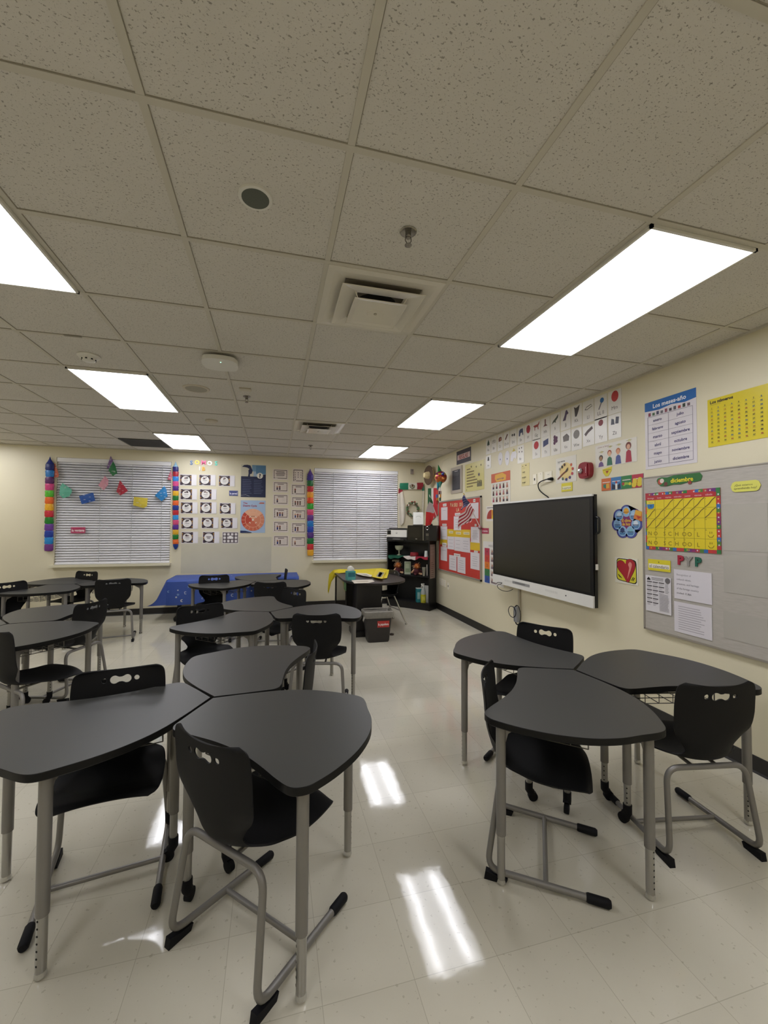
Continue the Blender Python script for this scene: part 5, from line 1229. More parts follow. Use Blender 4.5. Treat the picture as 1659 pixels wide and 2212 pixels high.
pw = [((88, 395, 240, 705), 1, 'top left paper'), ((75, 850, 232, 1165), 2, 'paper at the left, just above its yellow strip'), ((78, 1340, 230, 1670), 1, 'bottom left paper'), ((390, 610, 565, 945), 4, 'paper half hidden behind the striped flag'),
      ((800, 290, 980, 665), 0, 'blank top right paper'), ((800, 865, 1005, 1240), 9, 'densely printed paper at the right'), ((790, 1480, 1005, 1880), 5, 'bottom right paper'), ((240, 1095, 400, 1400), 3, 'first of the three papers under the yellow band'),
      ((405, 1105, 575, 1440), 3, 'second of the three papers under the yellow band'), ((575, 1120, 780, 1470), 4, 'third of the three papers under the yellow band'), ((280, 1545, 455, 1900), 4, 'left paper of the bottom pair'), ((475, 1580, 668, 1965), 5, 'right paper of the bottom pair')]
for (bx, nl, lb) in pw:
    rs(bq(*bx), '#dad5d8', 'printed_paper', 'white sheet on the red board, %s' % lb, 'paper', 'white sheets on the red board', off=.018, thick=.001, draw=(lambda s, nl=nl: s.lines(.15, .25, .85, .78, nl, .02, P('#9d979f'), center=True) if nl else None))
for (x0, y0, x1, y1, lb) in ((132, 310, 215, 372, 'over the top left paper'), (115, 790, 218, 840, 'over the left paper above the yellow strip'), (115, 1245, 218, 1335, 'over the bottom left paper'), (418, 530, 545, 595, 'over the paper behind the striped flag'), (855, 200, 908, 272, 'over the blank top right paper'),
                             (888, 795, 935, 850, 'over the densely printed paper'), (875, 1435, 965, 1480, 'over the bottom right paper'), (275, 960, 375, 1020, 'on the yellow band, first from the left'), (440, 980, 560, 1045, 'on the yellow band, in the middle'), (622, 985, 768, 1050, 'on the yellow band, at its right end'), (395, 1505, 545, 1575, 'over the bottom pair')):
    rs(bq(x0, y0, x1, y1), '#e3dfdc' if 'band' not in lb else '#e6d9a0', 'caption_slip', 'small caption slip %s' % lb, 'paper slip', 'caption slips on the red board', off=.0195, thick=.001, draw=lambda s: s.rect(.12, .42, .88, .62, P('#8f888c')))
for ch, x, y, tl in (('P', 322, 335, .08), ('A', 362, 340, -.1), ('S', 405, 340, .05), ('E', 432, 335, .06), ('O', 465, 338, -.04), ('D', 548, 325, .1), ('E', 590, 322, 0), ('L', 465, 455, .08), ('A', 500, 452, .1)):
    u, v = b4(x, y); s = wall_sheet('R', [(u-2, v-4), (u+2, v+4)], None, off=.018)
    s.top = .002; s.text(ch, .5, .5, s.h*.95, P('#d9c39a'), bold=.02, rot=tl)
    vs_ = list(s.v); fs = [list(f) for f in s.f]; n = len(vs_); s.v += [q-s.en*.0018 for q in vs_]; ed = {(a, b) for f in fs for a, b in zip(f, f[1:]+f[:1])}
    for (a, b) in ed:
        if (b, a) not in ed: s.f.append([a, b, b+n, a+n]); s.m.append(0)
    nm = {('P', 322): 'first letter P of the board heading', ('A', 362): 'letter A of the upper board heading line', ('S', 405): 'letter S of the board heading', ('E', 432): 'letter E between S and O of the board heading', ('O', 465): 'letter O of the board heading', ('D', 548): 'letter D of the board heading beside the flag', ('E', 590): 'letter E of the board heading hidden by the flag', ('L', 465): 'letter L of the lower board heading line', ('A', 500): 'letter A of the lower board heading line'}[(ch, x)]
    tag(s.build('heading_letter', origin=s.o), 'tan cut out ' + nm, 'letter', 'cut out heading letters on the red board')

# ================================================================== WALL SCREEN
xf = 3.13                                                     # front plane of the screen
def on_x(u, v, x): d = ray(u, v); return CAM + d*((x-CX)/d.x)
TL, TR, BR_, BL_ = on_x(1065, 1087, xf), on_x(1281.5, 1067.5, xf), on_x(1284.5, 1320, xf), on_x(1067, 1253.5, xf)
ya, yb_ = (TR.y+BR_.y)/2, (TL.y+BL_.y)/2; zt_, zb_ = (TL.z+TR.z)/2, (BR_.z+BL_.z)/2
Wt, Ht = yb_-ya, zt_-zb_
t = thing('interactive_display', 'large black interactive screen with white top and bottom bezels on the wall', 'screen', (xf, (ya+yb_)/2, zb_))
WH = M('#dfded9', 0.35, noise=.02); SB = M('#0b0b0c', 0.35, noise=.05)
mb = MB(); mb.box((.018, 0, Ht/2), (.030, Wt+.012, Ht-.006), SB); mb.box((.055, 0, Ht/2), (.05, Wt-.30, Ht-.25), SB); mb.build('housing', parent=t)
mb = MB(); mb.box((0.0, 0, Ht*.54), (.014, Wt-.004, Ht*.885), SB); mb.build('bezel', parent=t)
scr = M('#262520', 0.30, noise=.05)
mb = MB(); mb.box((-.0072, 0.0, Ht*.545), (.002, Wt-.075, Ht*.83), scr); mb.build('screen_glass', parent=t)
mb = MB(); mb.box((0, 0, Ht-.009), (.03, Wt, .018), WH); mb.build('top_bezel', parent=t)
mb = MB(); mb.box((.001, 0, .053), (.03, Wt, .106), WH); bb = mb.build('bottom_bezel', parent=t)
mb = MB(); mb.box((-.0148, .24, .062), (.002, .34, .030), M('#8f8f8f', .5)); mb.box((-.0155, .26, .062), (.002, .20, .012), M('#6d6d6d', .4)); mb.build('port_strip', parent=bb)
mb = MB(); mb.lathe([(.007, 0), (.007, .002)], (-.0145, -.52, .055), M('#151515', .3), 14, ax=(-1, 0, 0)); mb.build('power_button', parent=bb)
mb = MB()
for yy, L_ in ((.50, .16), (-.30, .18)):
    for k in range(14): mb.box((-.0147, yy-L_/2+k*L_/13, .06), (.001, .004, .022), M('#c9c8c4', .5, noise=0))
mb.build('speaker_slots', parent=bb)
mb = MB(); mb.tube(fillet([(.02, -Wt/2, Ht*.80), (.02, -Wt/2-.045, Ht*.79), (.02, -Wt/2-.045, Ht*.66), (.02, -Wt/2, Ht*.65)], .02, 4), .010, SB, 8); mb.build('side_handle', parent=t, smooth=True)
mb = MB(); mb.box((.02, -Wt/2-.012, Ht*.36), (.025, .006, .05), WH); mb.build('side_label', parent=t)
mb = MB(); mb.box((.105, 0, Ht*.5), (.05, .6, .4), BLACK); mb.build('wall_mount', parent=t)
p0 = on_x(1086, 1260, xf-.02)
mb = MB(); mb.tube([p0+Vector(q) for q in ((0, .06, .03), (-.01, .02, .035), (-.01, 0, .02))], .006, RUBBER, 8)
cc = [on_x(u, v, x) for u, v, x in ((1072, 1261, xf-.02), (1076, 1258, xf-.03), (1084, 1259, xf-.03), (1081, 1262, xf-.03), (1075, 1264, xf-.03), (1076, 1270, xf-.025), (1086, 1276, xf-.01), (1098, 1277, xf+.02), (1108, 1273, xf+.05))]
mb = MB(); mb.tube(catmull([tuple(q) for q in cc], 5, closed=False), .0035, RUBBER, 7)
tag(mb.build('usb_cable', smooth=True), 'thin black cable looping from the lower left corner of the wall screen', 'cable')
# conduit and hanging adapter
c = on_right(1121, 1300, .02); ct = on_right(1125, 1262, .02)
mb = MB(); mb.box((XR-.012, c.y, (1.02+.36)/2), (.024, .034, 1.02-.36), M('#b9b09a', .45)); tag(mb.build('wire_conduit'), 'beige vertical wire channel on the wall below the screen', 'conduit')
t = thing('power_adapter', 'silver grey box with coiled black cords hanging at the wire channel', 'adapter', on_right(1116, 1327, .05))
mb = MB(); mb.box((0, .0, 0), (.04, .07, .18), M('#9b9da1', .35, metal=.4)); mb.build('box', parent=t)
for k, (ry, rz, dy) in enumerate(((.065, .11, -.035), (.07, .115, -.04), (.08, .065, .06))):
    mb = MB(); mb.tube([(-.012-.006*k, dy+ry*cos(a), (0 if k < 2 else .02)+rz*sin(a)) for a in [2*pi*q/24 for q in range(24)]], .0042, RUBBER, 7, closed=True); mb.build('cord_loop', parent=t, smooth=True)

# plates, switch, outlets, alarm
PL = M('#ece6d4', .4, noise=.02); HOLE = M('#2b2926', .6, noise=0)
def plate(u, v, hpx, label, kind, grp=None, cat='outlet', wide=.072):
    c = on_right(u, v, .003); t = thing('wall_plate', label, cat, c, group=grp)
    mb = MB(); mb.box((0, 0, 0), (.006, wide, .115), PL); mb.build('cover', parent=t)
    mb = MB()
    if kind == 'switch': mb.box((-.005, 0, 0), (.006, .012, .026), HOLE)
    elif kind == 'outlet':
        for z in (-.025, .025):
            mb.box((-.0035, 0, z), (.002, .034, .030), PL)
            for y in (-.007, .007): mb.box((-.005, y, z), (.001, .003, .010), HOLE)
    elif kind == 'data': mb.box((-.004, 0, 0), (.003, .018, .03), HOLE)
    else: mb.lathe([(.003, 0), (.003, .002)], (-.003, 0, .04), HOLE, 8, ax=(-1, 0, 0))
    if mb.v: mb.build({'switch': 'toggle', 'outlet': 'sockets', 'data': 'jack'}.get(kind, 'screw'), parent=t)
plate(1155.5, 1035.5, 20, 'small switch plate with one dark toggle above the screen', 'switch', cat='switch', wide=.065)
plate(1168, 1031.5, 20, 'blank wall plate between the toggle switch and the plugged in outlet', 'blank', cat='wall plate', wide=.085)
plate(1185, 1030, 22, 'double outlet plate above the screen with a black cord plugged in', 'outlet', wide=.115)
g = 'wall plates beside the black bookcase'
plate(951, 1256, 0, 'wall plate closest to the bookcase, low on the wall', 'blank', g, 'wall plate'); plate(956, 1258, 0, 'second low wall plate from the bookcase', 'blank', g, 'wall plate')
plate(961, 1260.5, 0, 'third low wall plate from the bookcase', 'blank', g, 'wall plate'); plate(968.5, 1266, 0, 'low wall plate with a dark jack, farthest from the bookcase', 'data', g, 'outlet')
cc = [on_right(u, v, o) for u, v, o in ((1189, 1034.5, .03), (1184, 1034.8, .045), (1176, 1037, .045), (1167, 1041, .04), (1162.5, 1047, .03), (1165, 1058, .02), (1174, 1067, .02), (1184, 1074, .03), (1187, 1082, .05))]
t = thing('extension_cable', 'black power cord plugged in above the screen and hanging down behind it', 'cord', cc[0])
mb = MB(); mb.tube(catmull([tuple(q-cc[0]) for q in cc], 5, closed=False), .006, RUBBER, 8); mb.build('cord', parent=t, smooth=True)
mb = MB(); mb.tube([(.024, 0, 0), (.0, .0, 0), (-.012, .03, 0)], [.018, .016, .009], RUBBER, 10); mb.build('plug', parent=t, smooth=True)
c = on_right(1269.5, 1016.5, .0); t = thing('fire_alarm', 'dark red fire alarm with a silver strobe beside Los colores', 'fire alarm', c)
RED = M('#8a1f28', .3, noise=.04)
pp = catmull([(-.062, -.063), (.062, -.063), (.062, .063), (-.062, .063)], 5)
mb = MB(); mb.prism(pp, (0, 0, 0), (0, -1, 0), (0, 0, 1), (-1, 0, 0), 0, .045, RED); mb.box((-.048, -.028, 0), (.012, .05, .118), RED); mb.build('body', parent=t, smooth=True)
mb = MB(); mb.ball((-.055, .035, 0), .026, M('#cfcfd2', .15, metal=.6, noise=.3, scale=90), 9, 6, (.7, 1, 1)); mb.build('strobe', parent=t)
mb = MB()
for k in range(4): mb.box((-.0545, -.035, .024-k*.015), (.001, .006, .009), M('#d6c3c3', .5, noise=0))
mb.build('lettering', parent=t)

# ================================================================== CORNER: hat, pinata, flags
STRAW = M('#c4a87c', .7, noise=.25, scale=40)
c = on_right(930, 1027, .06); t = thing('straw_sombrero', 'straw sombrero with a dark rim and red woven band hanging on the corner wall', 'hat', c)
ax = Vector((-1, -.12, 0)).normalized()
def lat(parts): 
    mb = MB(); mb.lathe(parts[0], (0, 0, 0), parts[1], 32, ax=ax); return mb
lat(([(.075, .0), (.125, -.003), (.165, .018), (.178, .040), (.174, .044), (.162, .024), (.125, .006), (.075, .008)], STRAW)).build('brim', parent=t, smooth=True)
lat(([(.072, .0), (.070, .05), (.060, .10), (.042, .135), (.025, .142), (.001, .136)], M('#dccb9c', .7, noise=.2, scale=50))).build('crown', parent=t, smooth=True)
lat(([(.075, .006), (.077, .026), (.073, .028), (.071, .006)], M('#7d2a2e', .6, noise=.3, scale=80))).build('hat_band', parent=t)
lat(([(.178, .039), (.184, .043), (.178, .049), (.173, .044)], M('#55402f', .6, noise=.2))).build('rim_trim', parent=t)
mb = MB(); mb.box(ax*.010+Vector((0, -0.11, 0)), (.006, .04, .13), M('#8e3033', .6, noise=.5, scale=70)); mb.box(ax*.014+Vector((0, -.11, .05)), (.01, .04, .010), M('#31302a', .6)); mb.build('woven_patch', parent=t)
c = on_right(952, 1031, .17); t = thing('star_pinata', 'shiny star pinata with colored cones and hanging tassels beside the sombrero', 'pinata', c)
mb = MB(); pal = [M(h, .25, metal=.25, noise=.3, scale=60) for h in ('#7d1f45', '#9c2a2c', '#b8642a', '#d0b22c', '#6a1f5c')]
vs_, fs, R_ = [], [], .105
mb.ball((0, 0, 0), R_, pal[0], 18, 10)
for k in range(len(mb.f)): 
    mb.m[k] = 0
for p_ in pal[1:]: mb.mi(p_)
for k, f in enumerate(mb.f):
    z = sum(mb.v[i].z+0.6*mb.v[i].y for i in f)/4/R_; mb.m[k] = 0 if z > .30 else (4 if z > .12 else (3 if z > -.06 else (1 if z > -.45 else 2)))
mb.build('paper_ball', parent=t, smooth=True)
def cone(d, L_, r, col, tassel=()):
    d = Vector(d).normalized(); a = d*R_*.78; b = d*(R_+L_); mt = M(col, .3, metal=.2, noise=.2, scale=60)
    mb = MB(); mb.tube([a, a+(b-a)*.5, b], [r, r*.5, .002], mt, 12); mb.tube([a-d*.002, a+d*.006], [r*1.12, r*1.12], fw_, 12); co = mb.build('cone', parent=t, smooth=True)
    if tassel:
        mb = MB(); z = b.z
        for k, (cl, dz) in enumerate(tassel):
            rnd = random.Random(k)
            for q in range(5): mb.box(b+Vector((rnd.uniform(-.015, .015), rnd.uniform(-.02, .02), z-b.z-dz/2)), (.004, .014, dz*rnd.uniform(.9, 1.15)), M(cl, .5, noise=.2), rz=rnd.uniform(0, 3))
            z -= dz
        mb.build('tassel', parent=co)
cone((-.1, .25, 1), .12, .045, '#1f7a3c')
cone((-.2, .9, -.15), .09, .045, '#8f1f3c')
cone((-.15, .35, -1), .13, .05, '#1f7f94', (('#c0392f', .07), ('#2f66a8', .05), ('#d8b62c', .05), ('#b23a2f', .06)))
cone((-.2, -.35, -1), .10, .04, '#1f6f5a', (('#d9d3cc', .05), ('#5a1f3c', .05), ('#d8952c', .06), ('#2f5a44', .05)))
cone((.0, -1, .45), .06, .035, '#33408c')
cone((.05, -1, -.3), .05, .04, '#c0702a')
mb = MB(); mb.tube([(0, 0, R_*.9), (.05, .02, .28), (.165, .03, .34)], .0015, fw_, 5); mb.build('hanging_string', parent=t)
# big flag on the wall behind
def wallcloth(name, parent, rows, matfn, org, nu=16, nv=12, th=.002, wob=.005):
    R2 = [(on_right(a, b, o_)-org, on_right(c_, d2_, o_)-org) for a, b, c_, d2_, o_ in rows]
    def fn(u, v):
        x = u*(len(R2)-1); i = min(int(x), len(R2)-2); f = x-i
        p_ = R2[i][0].lerp(R2[i+1][0], f).lerp(R2[i][1].lerp(R2[i+1][1], f), v); p_.x -= wob*sin(v*11+u*3); return p_
    mb = MB(); mb.grid(fn, nu, nv, matfn(.5, .5), matfn=matfn, thick=th); return mb.build(name, parent=parent, smooth=True, angle=60)
FG, FW2, FR2 = M('#1c5c38', .7, noise=.1), M('#d9d4cc', .7, noise=.08), M('#b3222e', .65, noise=.1)
c = on_right(936, 1085, .01); t = thing('hanging_flag', 'tall green white and red flag hung flat on the corner wall under the pinata', 'flag', c)
wallcloth('cloth', t, [(924.5, 1055, 946, 1054, .012), (924.5, 1080, 946, 1080, .014), (925, 1108, 946, 1112, .012), (927, 1128, 946, 1112.5, .012)], lambda u, v: FG if v < .36 else (FW2 if v < .62 else FR2), c)
# small flag on a stick on the microwave
def stick_flag(name, label, base, tip, poly_rows, matfn, mat_tip, bracket):
    t = thing(name, label, 'flag', base)
    mb = MB(); mb.tube([(0, 0, 0), tip-base], .006, M('#d9d6cf', .4), 8); mb.build('pole', parent=t, smooth=True)
    mb = MB(); d = (tip-base).normalized(); mb.tube([tip-base-d*.005, tip-base+d*.03], [.009, .002], mat_tip, 8); mb.build('finial', parent=t, smooth=True)
    mb = MB(); n = len(poly_rows)
    def fn(u, v):
        x = u*(n-1); i = min(int(x), n-2); f = x-i
        a = poly_rows[i][0].lerp(poly_rows[i+1][0], f); b = poly_rows[i][1].lerp(poly_rows[i+1][1], f); p_ = a.lerp(b, v)
        p_ = p_+Vector((-.012*sin(v*8+u*2), -.010*sin(u*9), 0)); return p_-base
    mb.grid(fn, 26, 26, matfn(.5, .5), matfn=matfn, thick=.0015); mb.build('cloth', parent=t, smooth=True, angle=60)
    bracket(t)
    return t
def atp(u, v, y): d = ray(u, v); return CAM + d*((y-CY)/d.y)
yy = 5.56
base, tip = atp(947, 1128, yy), atp(928.3, 1071.5, yy)
rows = [(atp(929, 1074, yy), atp(929.5, 1075, yy-.005)), (atp(930, 1078, yy-.02), atp(936, 1090, yy)), (atp(925, 1092, yy-.03), atp(940, 1102, yy)), (atp(922, 1104, yy-.04), atp(938, 1108, yy-.01)), (atp(920.5, 1121, yy-.05), atp(936, 1118, yy-.02)), (atp(920, 1136, yy-.05), atp(929, 1134, yy-.03))]
def bk(t):
    mb = MB(); b2 = atp(931, 1134, yy); mb.lathe([(.03, 0), (.028, .02), (.012, .035)], b2-base-Vector((0, 0, .01)), BLACK, 14); mb.build('base', parent=t)
stick_flag('stick_flag', 'small green white and red flag on a white stick above the microwave', base, tip, rows, lambda u, v: FG if u < .28 else (M('#bdb9bb', .7, noise=.1) if u < .60 else M('#c42a2c', .65, noise=.08)), M('#d9d6cf', .4), bk)
# striped flag on the bulletin board
o1 = .16
def orp(u, v, off=.16): return on_right(u, v, off)
base, tip = orp(1037.5, 1140, .03), orp(1002.5, 1068, .30)
F = lambda x, y, o_: orp(945+x/11.058, 1060+y/11.06, o_)
edgeA = [F(635, 90, .30), F(700, 175, .28), F(770, 280, .26), (F(835, 370, .23)), F(900, 470, .20)]      # along the pole
edgeB = [F(620, 150, .31), F(590, 280, .31), F(565, 470, .30), F(530, 680, .28), F(490, 925, .25)]
def mf(u, v):
    # u along the fly (0 at the pole's top), v across the stripes
    return None
BLU, SR, SW = M('#23285c', .65, noise=.08), M('#a3263a', .65, noise=.08), M('#dcc9c6', .65, noise=.06)
t = thing('striped_flag', 'small star and stripe flag on a white pole fixed at the red board', 'flag', base)
mb = MB(); mb.tube([(0, 0, 0), tip-base], .006, M('#d8cfcc', .4), 8); mb.build('pole', parent=t, smooth=True)
mb = MB(); d_dir = (tip-base).normalized(); mb.tube([tip-base-d_dir*.005, tip-base+d_dir*.025], [.009, .002], M('#c9a83c', .3, metal=.6), 8); mb.build('finial', parent=t, smooth=True)
def quad_fn(P00, P10, P01, P11, bow=.0):
    def fn(u, v):
        p_ = P00.lerp(P10, u).lerp(P01.lerp(P11, u), v); p_ = p_+Vector((-.016*sin(v*7+u*2.5), 0, bow*sin(pi*v))); return p_-base
    return fn
mb = MB()
mb.grid(quad_fn(F(632, 95, .30), F(785, 285, .25), F(570, 470, .31), F(585, 460, .30)), 14, 14, BLU, thick=.0015)
cn = mb.build('canton', parent=t, smooth=True, angle=60)
mb = MB()
for i in range(6):
    for j in range(5):
        u, v = (i+.6)/6.4, (j*.8+.3+(i % 2)*.4)/4.6
        if v > .95: continue
        p_ = quad_fn(F(632, 95, .30), F(785, 285, .25), F(570, 470, .31), F(585, 460, .30))(u, v)+Vector((-.004, -.002, 0)); r_ = .0075
        vs5 = [p_+Vector((0, -(r_ if k % 2 == 0 else r_*.42)*sin(pi*k/5), (r_ if k % 2 == 0 else r_*.42)*cos(pi*k/5))) for k in range(10)]
        mb.add(vs5, [tuple(range(10))], M('#d6d3d8', .6, noise=0))
mb.build('stars', parent=cn)
mb = MB()
mb.grid(quad_fn(F(785, 285, .255), F(905, 475, .20), F(545, 560, .30), F(490, 925, .25), bow=-.02), 28, 16, SR, matfn=lambda u, v: SW if int(u*7) % 2 == 0 else SR, thick=.0015)
mb.build('stripes', parent=t, smooth=True, angle=60)
mb = MB()
mb.grid(quad_fn(F(800, 560, .19), F(560, 760, .22), F(805, 755, .18), F(575, 830, .21)), 24, 6, SR, matfn=lambda u, v: SW if int(u*6+.5) % 2 == 0 else SR, thick=.0015)
mb.build('folded_stripes', parent=t, smooth=True, angle=60)
mb = MB(); mb.ball(orp(1036.5, 1139, .035)-base, .028, M('#b58f96', .25, metal=.5, noise=.3, scale=60), 10, 6); mb.box(orp(1038, 1142, .01)-base, (.03, .03, .03), M('#9c8a8c', .4, metal=.4)); mb.build('holder', parent=t)

# ================================================================== BOOKCASE in the corner
A_ = Vector((3.035, 5.585, 0)); B_ = Vector((2.452, 6.262, 0)); LEN = (A_-B_).length; ul = (A_-B_).normalized(); ud = Vector((-ul.y, ul.x, 0))
if ud.x < 0: ud = -ud
BK = M('#0f0e0e', 0.45, noise=.2, scale=12); HB, DB = 1.222, .258
ang = atan2(ul.y, ul.x)
def bcp(l, d_, z=0): return B_+ul*l+ud*d_+Vector((0, 0, z))
t = thing('bookcase', 'black wooden bookcase standing across the room corner', 'bookcase', B_, ang)
def lb(mb, l0, l1, d0, d1, z0, z1, mat=BK):
    sgn = 1 if (Matrix.Rotation(ang, 3, 'Z') @ Vector((0, 1, 0))).dot(ud) > 0 else -1
    mb.box(((l0+l1)/2, sgn*(d0+d1)/2, (z0+z1)/2), (l1-l0, d1-d0, z1-z0), mat)
mb = MB(); lb(mb, 0, .02, 0, DB, 0, HB); mb.build('side_panel', parent=t)
mb = MB(); lb(mb, LEN-.02, LEN, 0, DB, 0, HB); mb.build('side_panel', parent=t)
mb = MB(); lb(mb, -.006, LEN+.006, -.008, DB, HB-.026, HB); mb.build('top_board', parent=t)
mb = MB(); lb(mb, .02, LEN-.02, DB-.01, DB, .02, HB-.026); mb.build('back_panel', parent=t)
for z in (.60, .935): mb = MB(); lb(mb, .02, LEN-.02, .006, DB-.01, z-.022, z); mb.build('shelf', parent=t)
mb = MB(); lb(mb, .02, LEN-.02, .004, DB-.01, .10, .122); lb(mb, .02, LEN-.02, .01, .03, 0, .10); mb.build('bottom_shelf', parent=t)
def cross(u, z):   # place on the shelf line under a pixel column
    d = ray(u, 1200); den = ul.x*d.y-ul.y*d.x
    l = ((CAM.x-B_.x)*d.y-(CAM.y-B_.y)*d.x)/den
    return l
def on_shelf(u, dep, z): 
    q = bcp(cross(u, z), 0, z); v_ = Vector((q.x-CX, q.y-CY, 0)).normalized(); return q+v_*dep
ZS = {1: .935, 2: .60, 0: .122, 3: HB}
# cloth runner on the upper shelf
t = thing('cloth_runner', 'green white and red cloth draped along the upper bookcase shelf', 'cloth', bcp(LEN/2, .05, .935), ang)
def fn(u, v):
    l = .03+u*(LEN-.06)-LEN/2; dr = .045+.018*sin(u*13)+.012*sin(u*29)
    s_ = v*1.6
    if s_ < 1: return Vector((l, (-.0 if 1 else 0)+.12-(.175*s_), .004+.0015*sin(u*40)))
    return Vector((l, -.056-.006*sin(u*22), .004-(s_-1)/.6*dr))
mb = MB(); mb.grid(fn, 50, 12, FG, matfn=lambda u, v: M('#0f5a44', .7, noise=.1) if u < .40 else (M('#d9cfc9', .7, noise=.05) if u < .70 else M('#9c1f36', .7, noise=.1)), thick=.002); mb.build('runner', parent=t, smooth=True, angle=60)
MILK = M('#b9bfa6', .3, noise=.05)
c = on_shelf(862, .08, .943); t = thing('goblet', 'pale green footed glass goblet on the upper bookcase shelf', 'goblet', c)
mb = MB(); mb.lathe([(.045, 0), (.042, .006), (.012, .02), (.009, .05), (.014, .075), (.012, .085)], (0, 0, 0), MILK, 22); mb.build('stem', parent=t, smooth=True)
mb = MB(); mb.lathe([(.012, .085), (.05, .10), (.072, .13), (.078, .175), (.074, .175), (.066, .13), (.04, .105), (.001, .098)], (0, 0, 0), MILK, 24); mb.build('bowl', parent=t, smooth=True)
c = on_shelf(895, .08, .943); t = thing('red_hat', 'small dark red round hat on the upper bookcase shelf', 'hat', c)
mb = MB(); mb.lathe([(.001, .001), (.085, .001), (.088, .008), (.072, .012)], (0, 0, 0), M('#7d1a24', .6, noise=.15), 24); mb.build('brim', parent=t)
mb = MB(); mb.lathe([(.074, .008), (.074, .055), (.065, .065), (.001, .068)], (0, 0, 0), M('#8c1f28', .6, noise=.15), 24); mb.build('crown', parent=t, smooth=True)
c = on_shelf(920.5, .03, .943); mb = MB(); mb.lathe([(.033, 0), (.030, .04), (.026, .10), (.024, .104), (.001, .104)], c, M('#c9d0cc', .4, noise=.03), 18); tag(mb.build('foam_cup', smooth=True), 'white cup turned upside down at the right end of the upper shelf', 'cup')
def plush(u, dep, label, sc):
    c = on_shelf(u, dep, .602); t = thing('plush_figure', label, 'figure', c, group='maroon and orange plush figures'); MR, OR, TN = M('#4a1a20', .85, noise=.4, scale=50), M('#a85f28', .85, noise=.3, scale=50), M('#b58f6d', .8, noise=.2)
    mb = MB(); mb.ball((0, 0, .06*sc), .06*sc, MR, 12, 8, (1.1, .8, 1)); mb.build('body', parent=t, smooth=True)
    mb = MB(); mb.ball((0, -.02, .145*sc), .045*sc, OR, 12, 8); mb.tube([(0, -.04, .15*sc), (0, -.075, .13*sc)], [.02, .006], TN, 8); hd = mb.build('head', parent=t, smooth=True)
    mb = MB(); rnd = random.Random(int(u))
    for k in range(14):
        a = 2*pi*k/14; mb.tube([(.035*sc*cos(a), 0, .145*sc+.035*sc*sin(a)), (.078*sc*cos(a), rnd.uniform(-.01, .02), .145*sc+.075*sc*sin(a))], [.012, .003], rnd.choice([OR, MR, TN]), 6)
    mb.build('fringe', parent=hd)
    for sx in (-1, 1):
        mb = MB(); mb.tube([(sx*.04*sc, 0, .09*sc), (sx*.085*sc, -.03, .055*sc), (sx*.095*sc, -.04, .05*sc)], [.016, .013, .018], MR if sx > 0 else TN, 8); mb.build('arm', parent=t, smooth=True)
        mb = MB(); mb.tube([(sx*.03*sc, -.02, .03*sc), (sx*.05*sc, -.07, .02*sc), (sx*.05*sc, -.085, .028*sc)], [.02, .016, .022], TN if sx > 0 else MR, 8); mb.build('foot', parent=t, smooth=True)
plush(860, .08, 'dark maroon and orange plush figure at the left of the middle shelf', 1.08)
plush(900, .07, 'orange and tan plush figure in the middle of the middle shelf', 1.12)
c = on_shelf(880.5, .06, .602); dv = Vector((c.x-CX, c.y-CY, 0)).normalized(); rz_ = atan2(dv.y, dv.x)-pi/2
t = thing('picture_frame', 'small upright pale frame with green print between the plush figures', 'picture frame', c, rz_)
mb = MB(); mb.box((0, 0, .118), (.115, .012, .232), M('#a9b09a', .4, noise=.05)); mb.build('frame', parent=t)
mb = MB(); mb.box((0, -.007, .13), (.09, .002, .18), M('#7f8f70', .5, noise=.1)); mb.box((0, -.0085, .155), (.07, .001, .09), M('#a3ad90', .5)); mb.build('print', parent=t)
c = on_shelf(916, .035, .602); mb = MB(); mb.lathe([(.022, 0), (.026, .06), (.038, .15), (.036, .152), (.024, .06), (.001, .01)], c, M('#8f8c7c', .2, noise=.3, scale=50), 16); tag(mb.build('glass_tumbler', smooth=True), 'cloudy drinking glass at the right of the middle shelf', 'glass')
c = on_shelf(922.5, .08, .602); mb = MB(); mb.lathe([(.010, 0), (.011, .19), (.008, .20), (.001, .205)], c, M('#c9c0b6', .4), 12); tag(mb.build('white_candle', smooth=True), 'thin white candle behind the cloudy drinking glass', 'candle')
# bottom compartment
c = on_shelf(904.5, .07, .124); mb = MB(); mb.box(c+Vector((0, 0, .12)), (.085, .075, .24), M('#1f7a84', .35, noise=.1)); mb.box(c+Vector((0, 0, .247)), (.087, .077, .014), M('#c9d0cc', .4)); mb.box(c+Vector((-.012, -.042, .12)), (.05, .004, .12), M('#8fb8bc', .4, noise=.2))
tag(mb.build('wipes_box'), 'teal box of wipes standing on the bottom bookcase shelf', 'box')
c = on_shelf(914.5, .06, .124); t = thing('spray_bottle', 'spray bottle half full of yellow liquid on the bottom bookcase shelf', 'spray bottle', c)
mb = MB(); mb.lathe([(.001, 0), (.044, .001), (.047, .01), (.047, .145), (.045, .15), (.001, .15)], (0, 0, 0), M('#b5b02a', .25, noise=.1), 20); mb.build('liquid', parent=t, smooth=True)
mb = MB(); mb.lathe([(.046, .15), (.045, .19), (.028, .25), (.015, .275), (.014, .29)], (0, 0, 0), M('#a9b0ac', .2, noise=.1), 20); mb.build('neck', parent=t, smooth=True)
mb = MB(); mb.box((-.01, 0, .325), (.055, .024, .03), WHITEP, rz=.4); mb.lathe([(.017, .285), (.017, .315)], (0, 0, 0), WHITEP, 14); mb.tube([(-.03, -.012, .312), (-.045, -.018, .28), (-.04, -.016, .255)], .006, WHITEP, 7); mb.build('trigger_head', parent=t)
mb = MB(); mb.box((-.012, -.046, .08), (.055, .004, .07), M('#cdc94a', .4, noise=.3, scale=50)); mb.build('label_patch', parent=t)
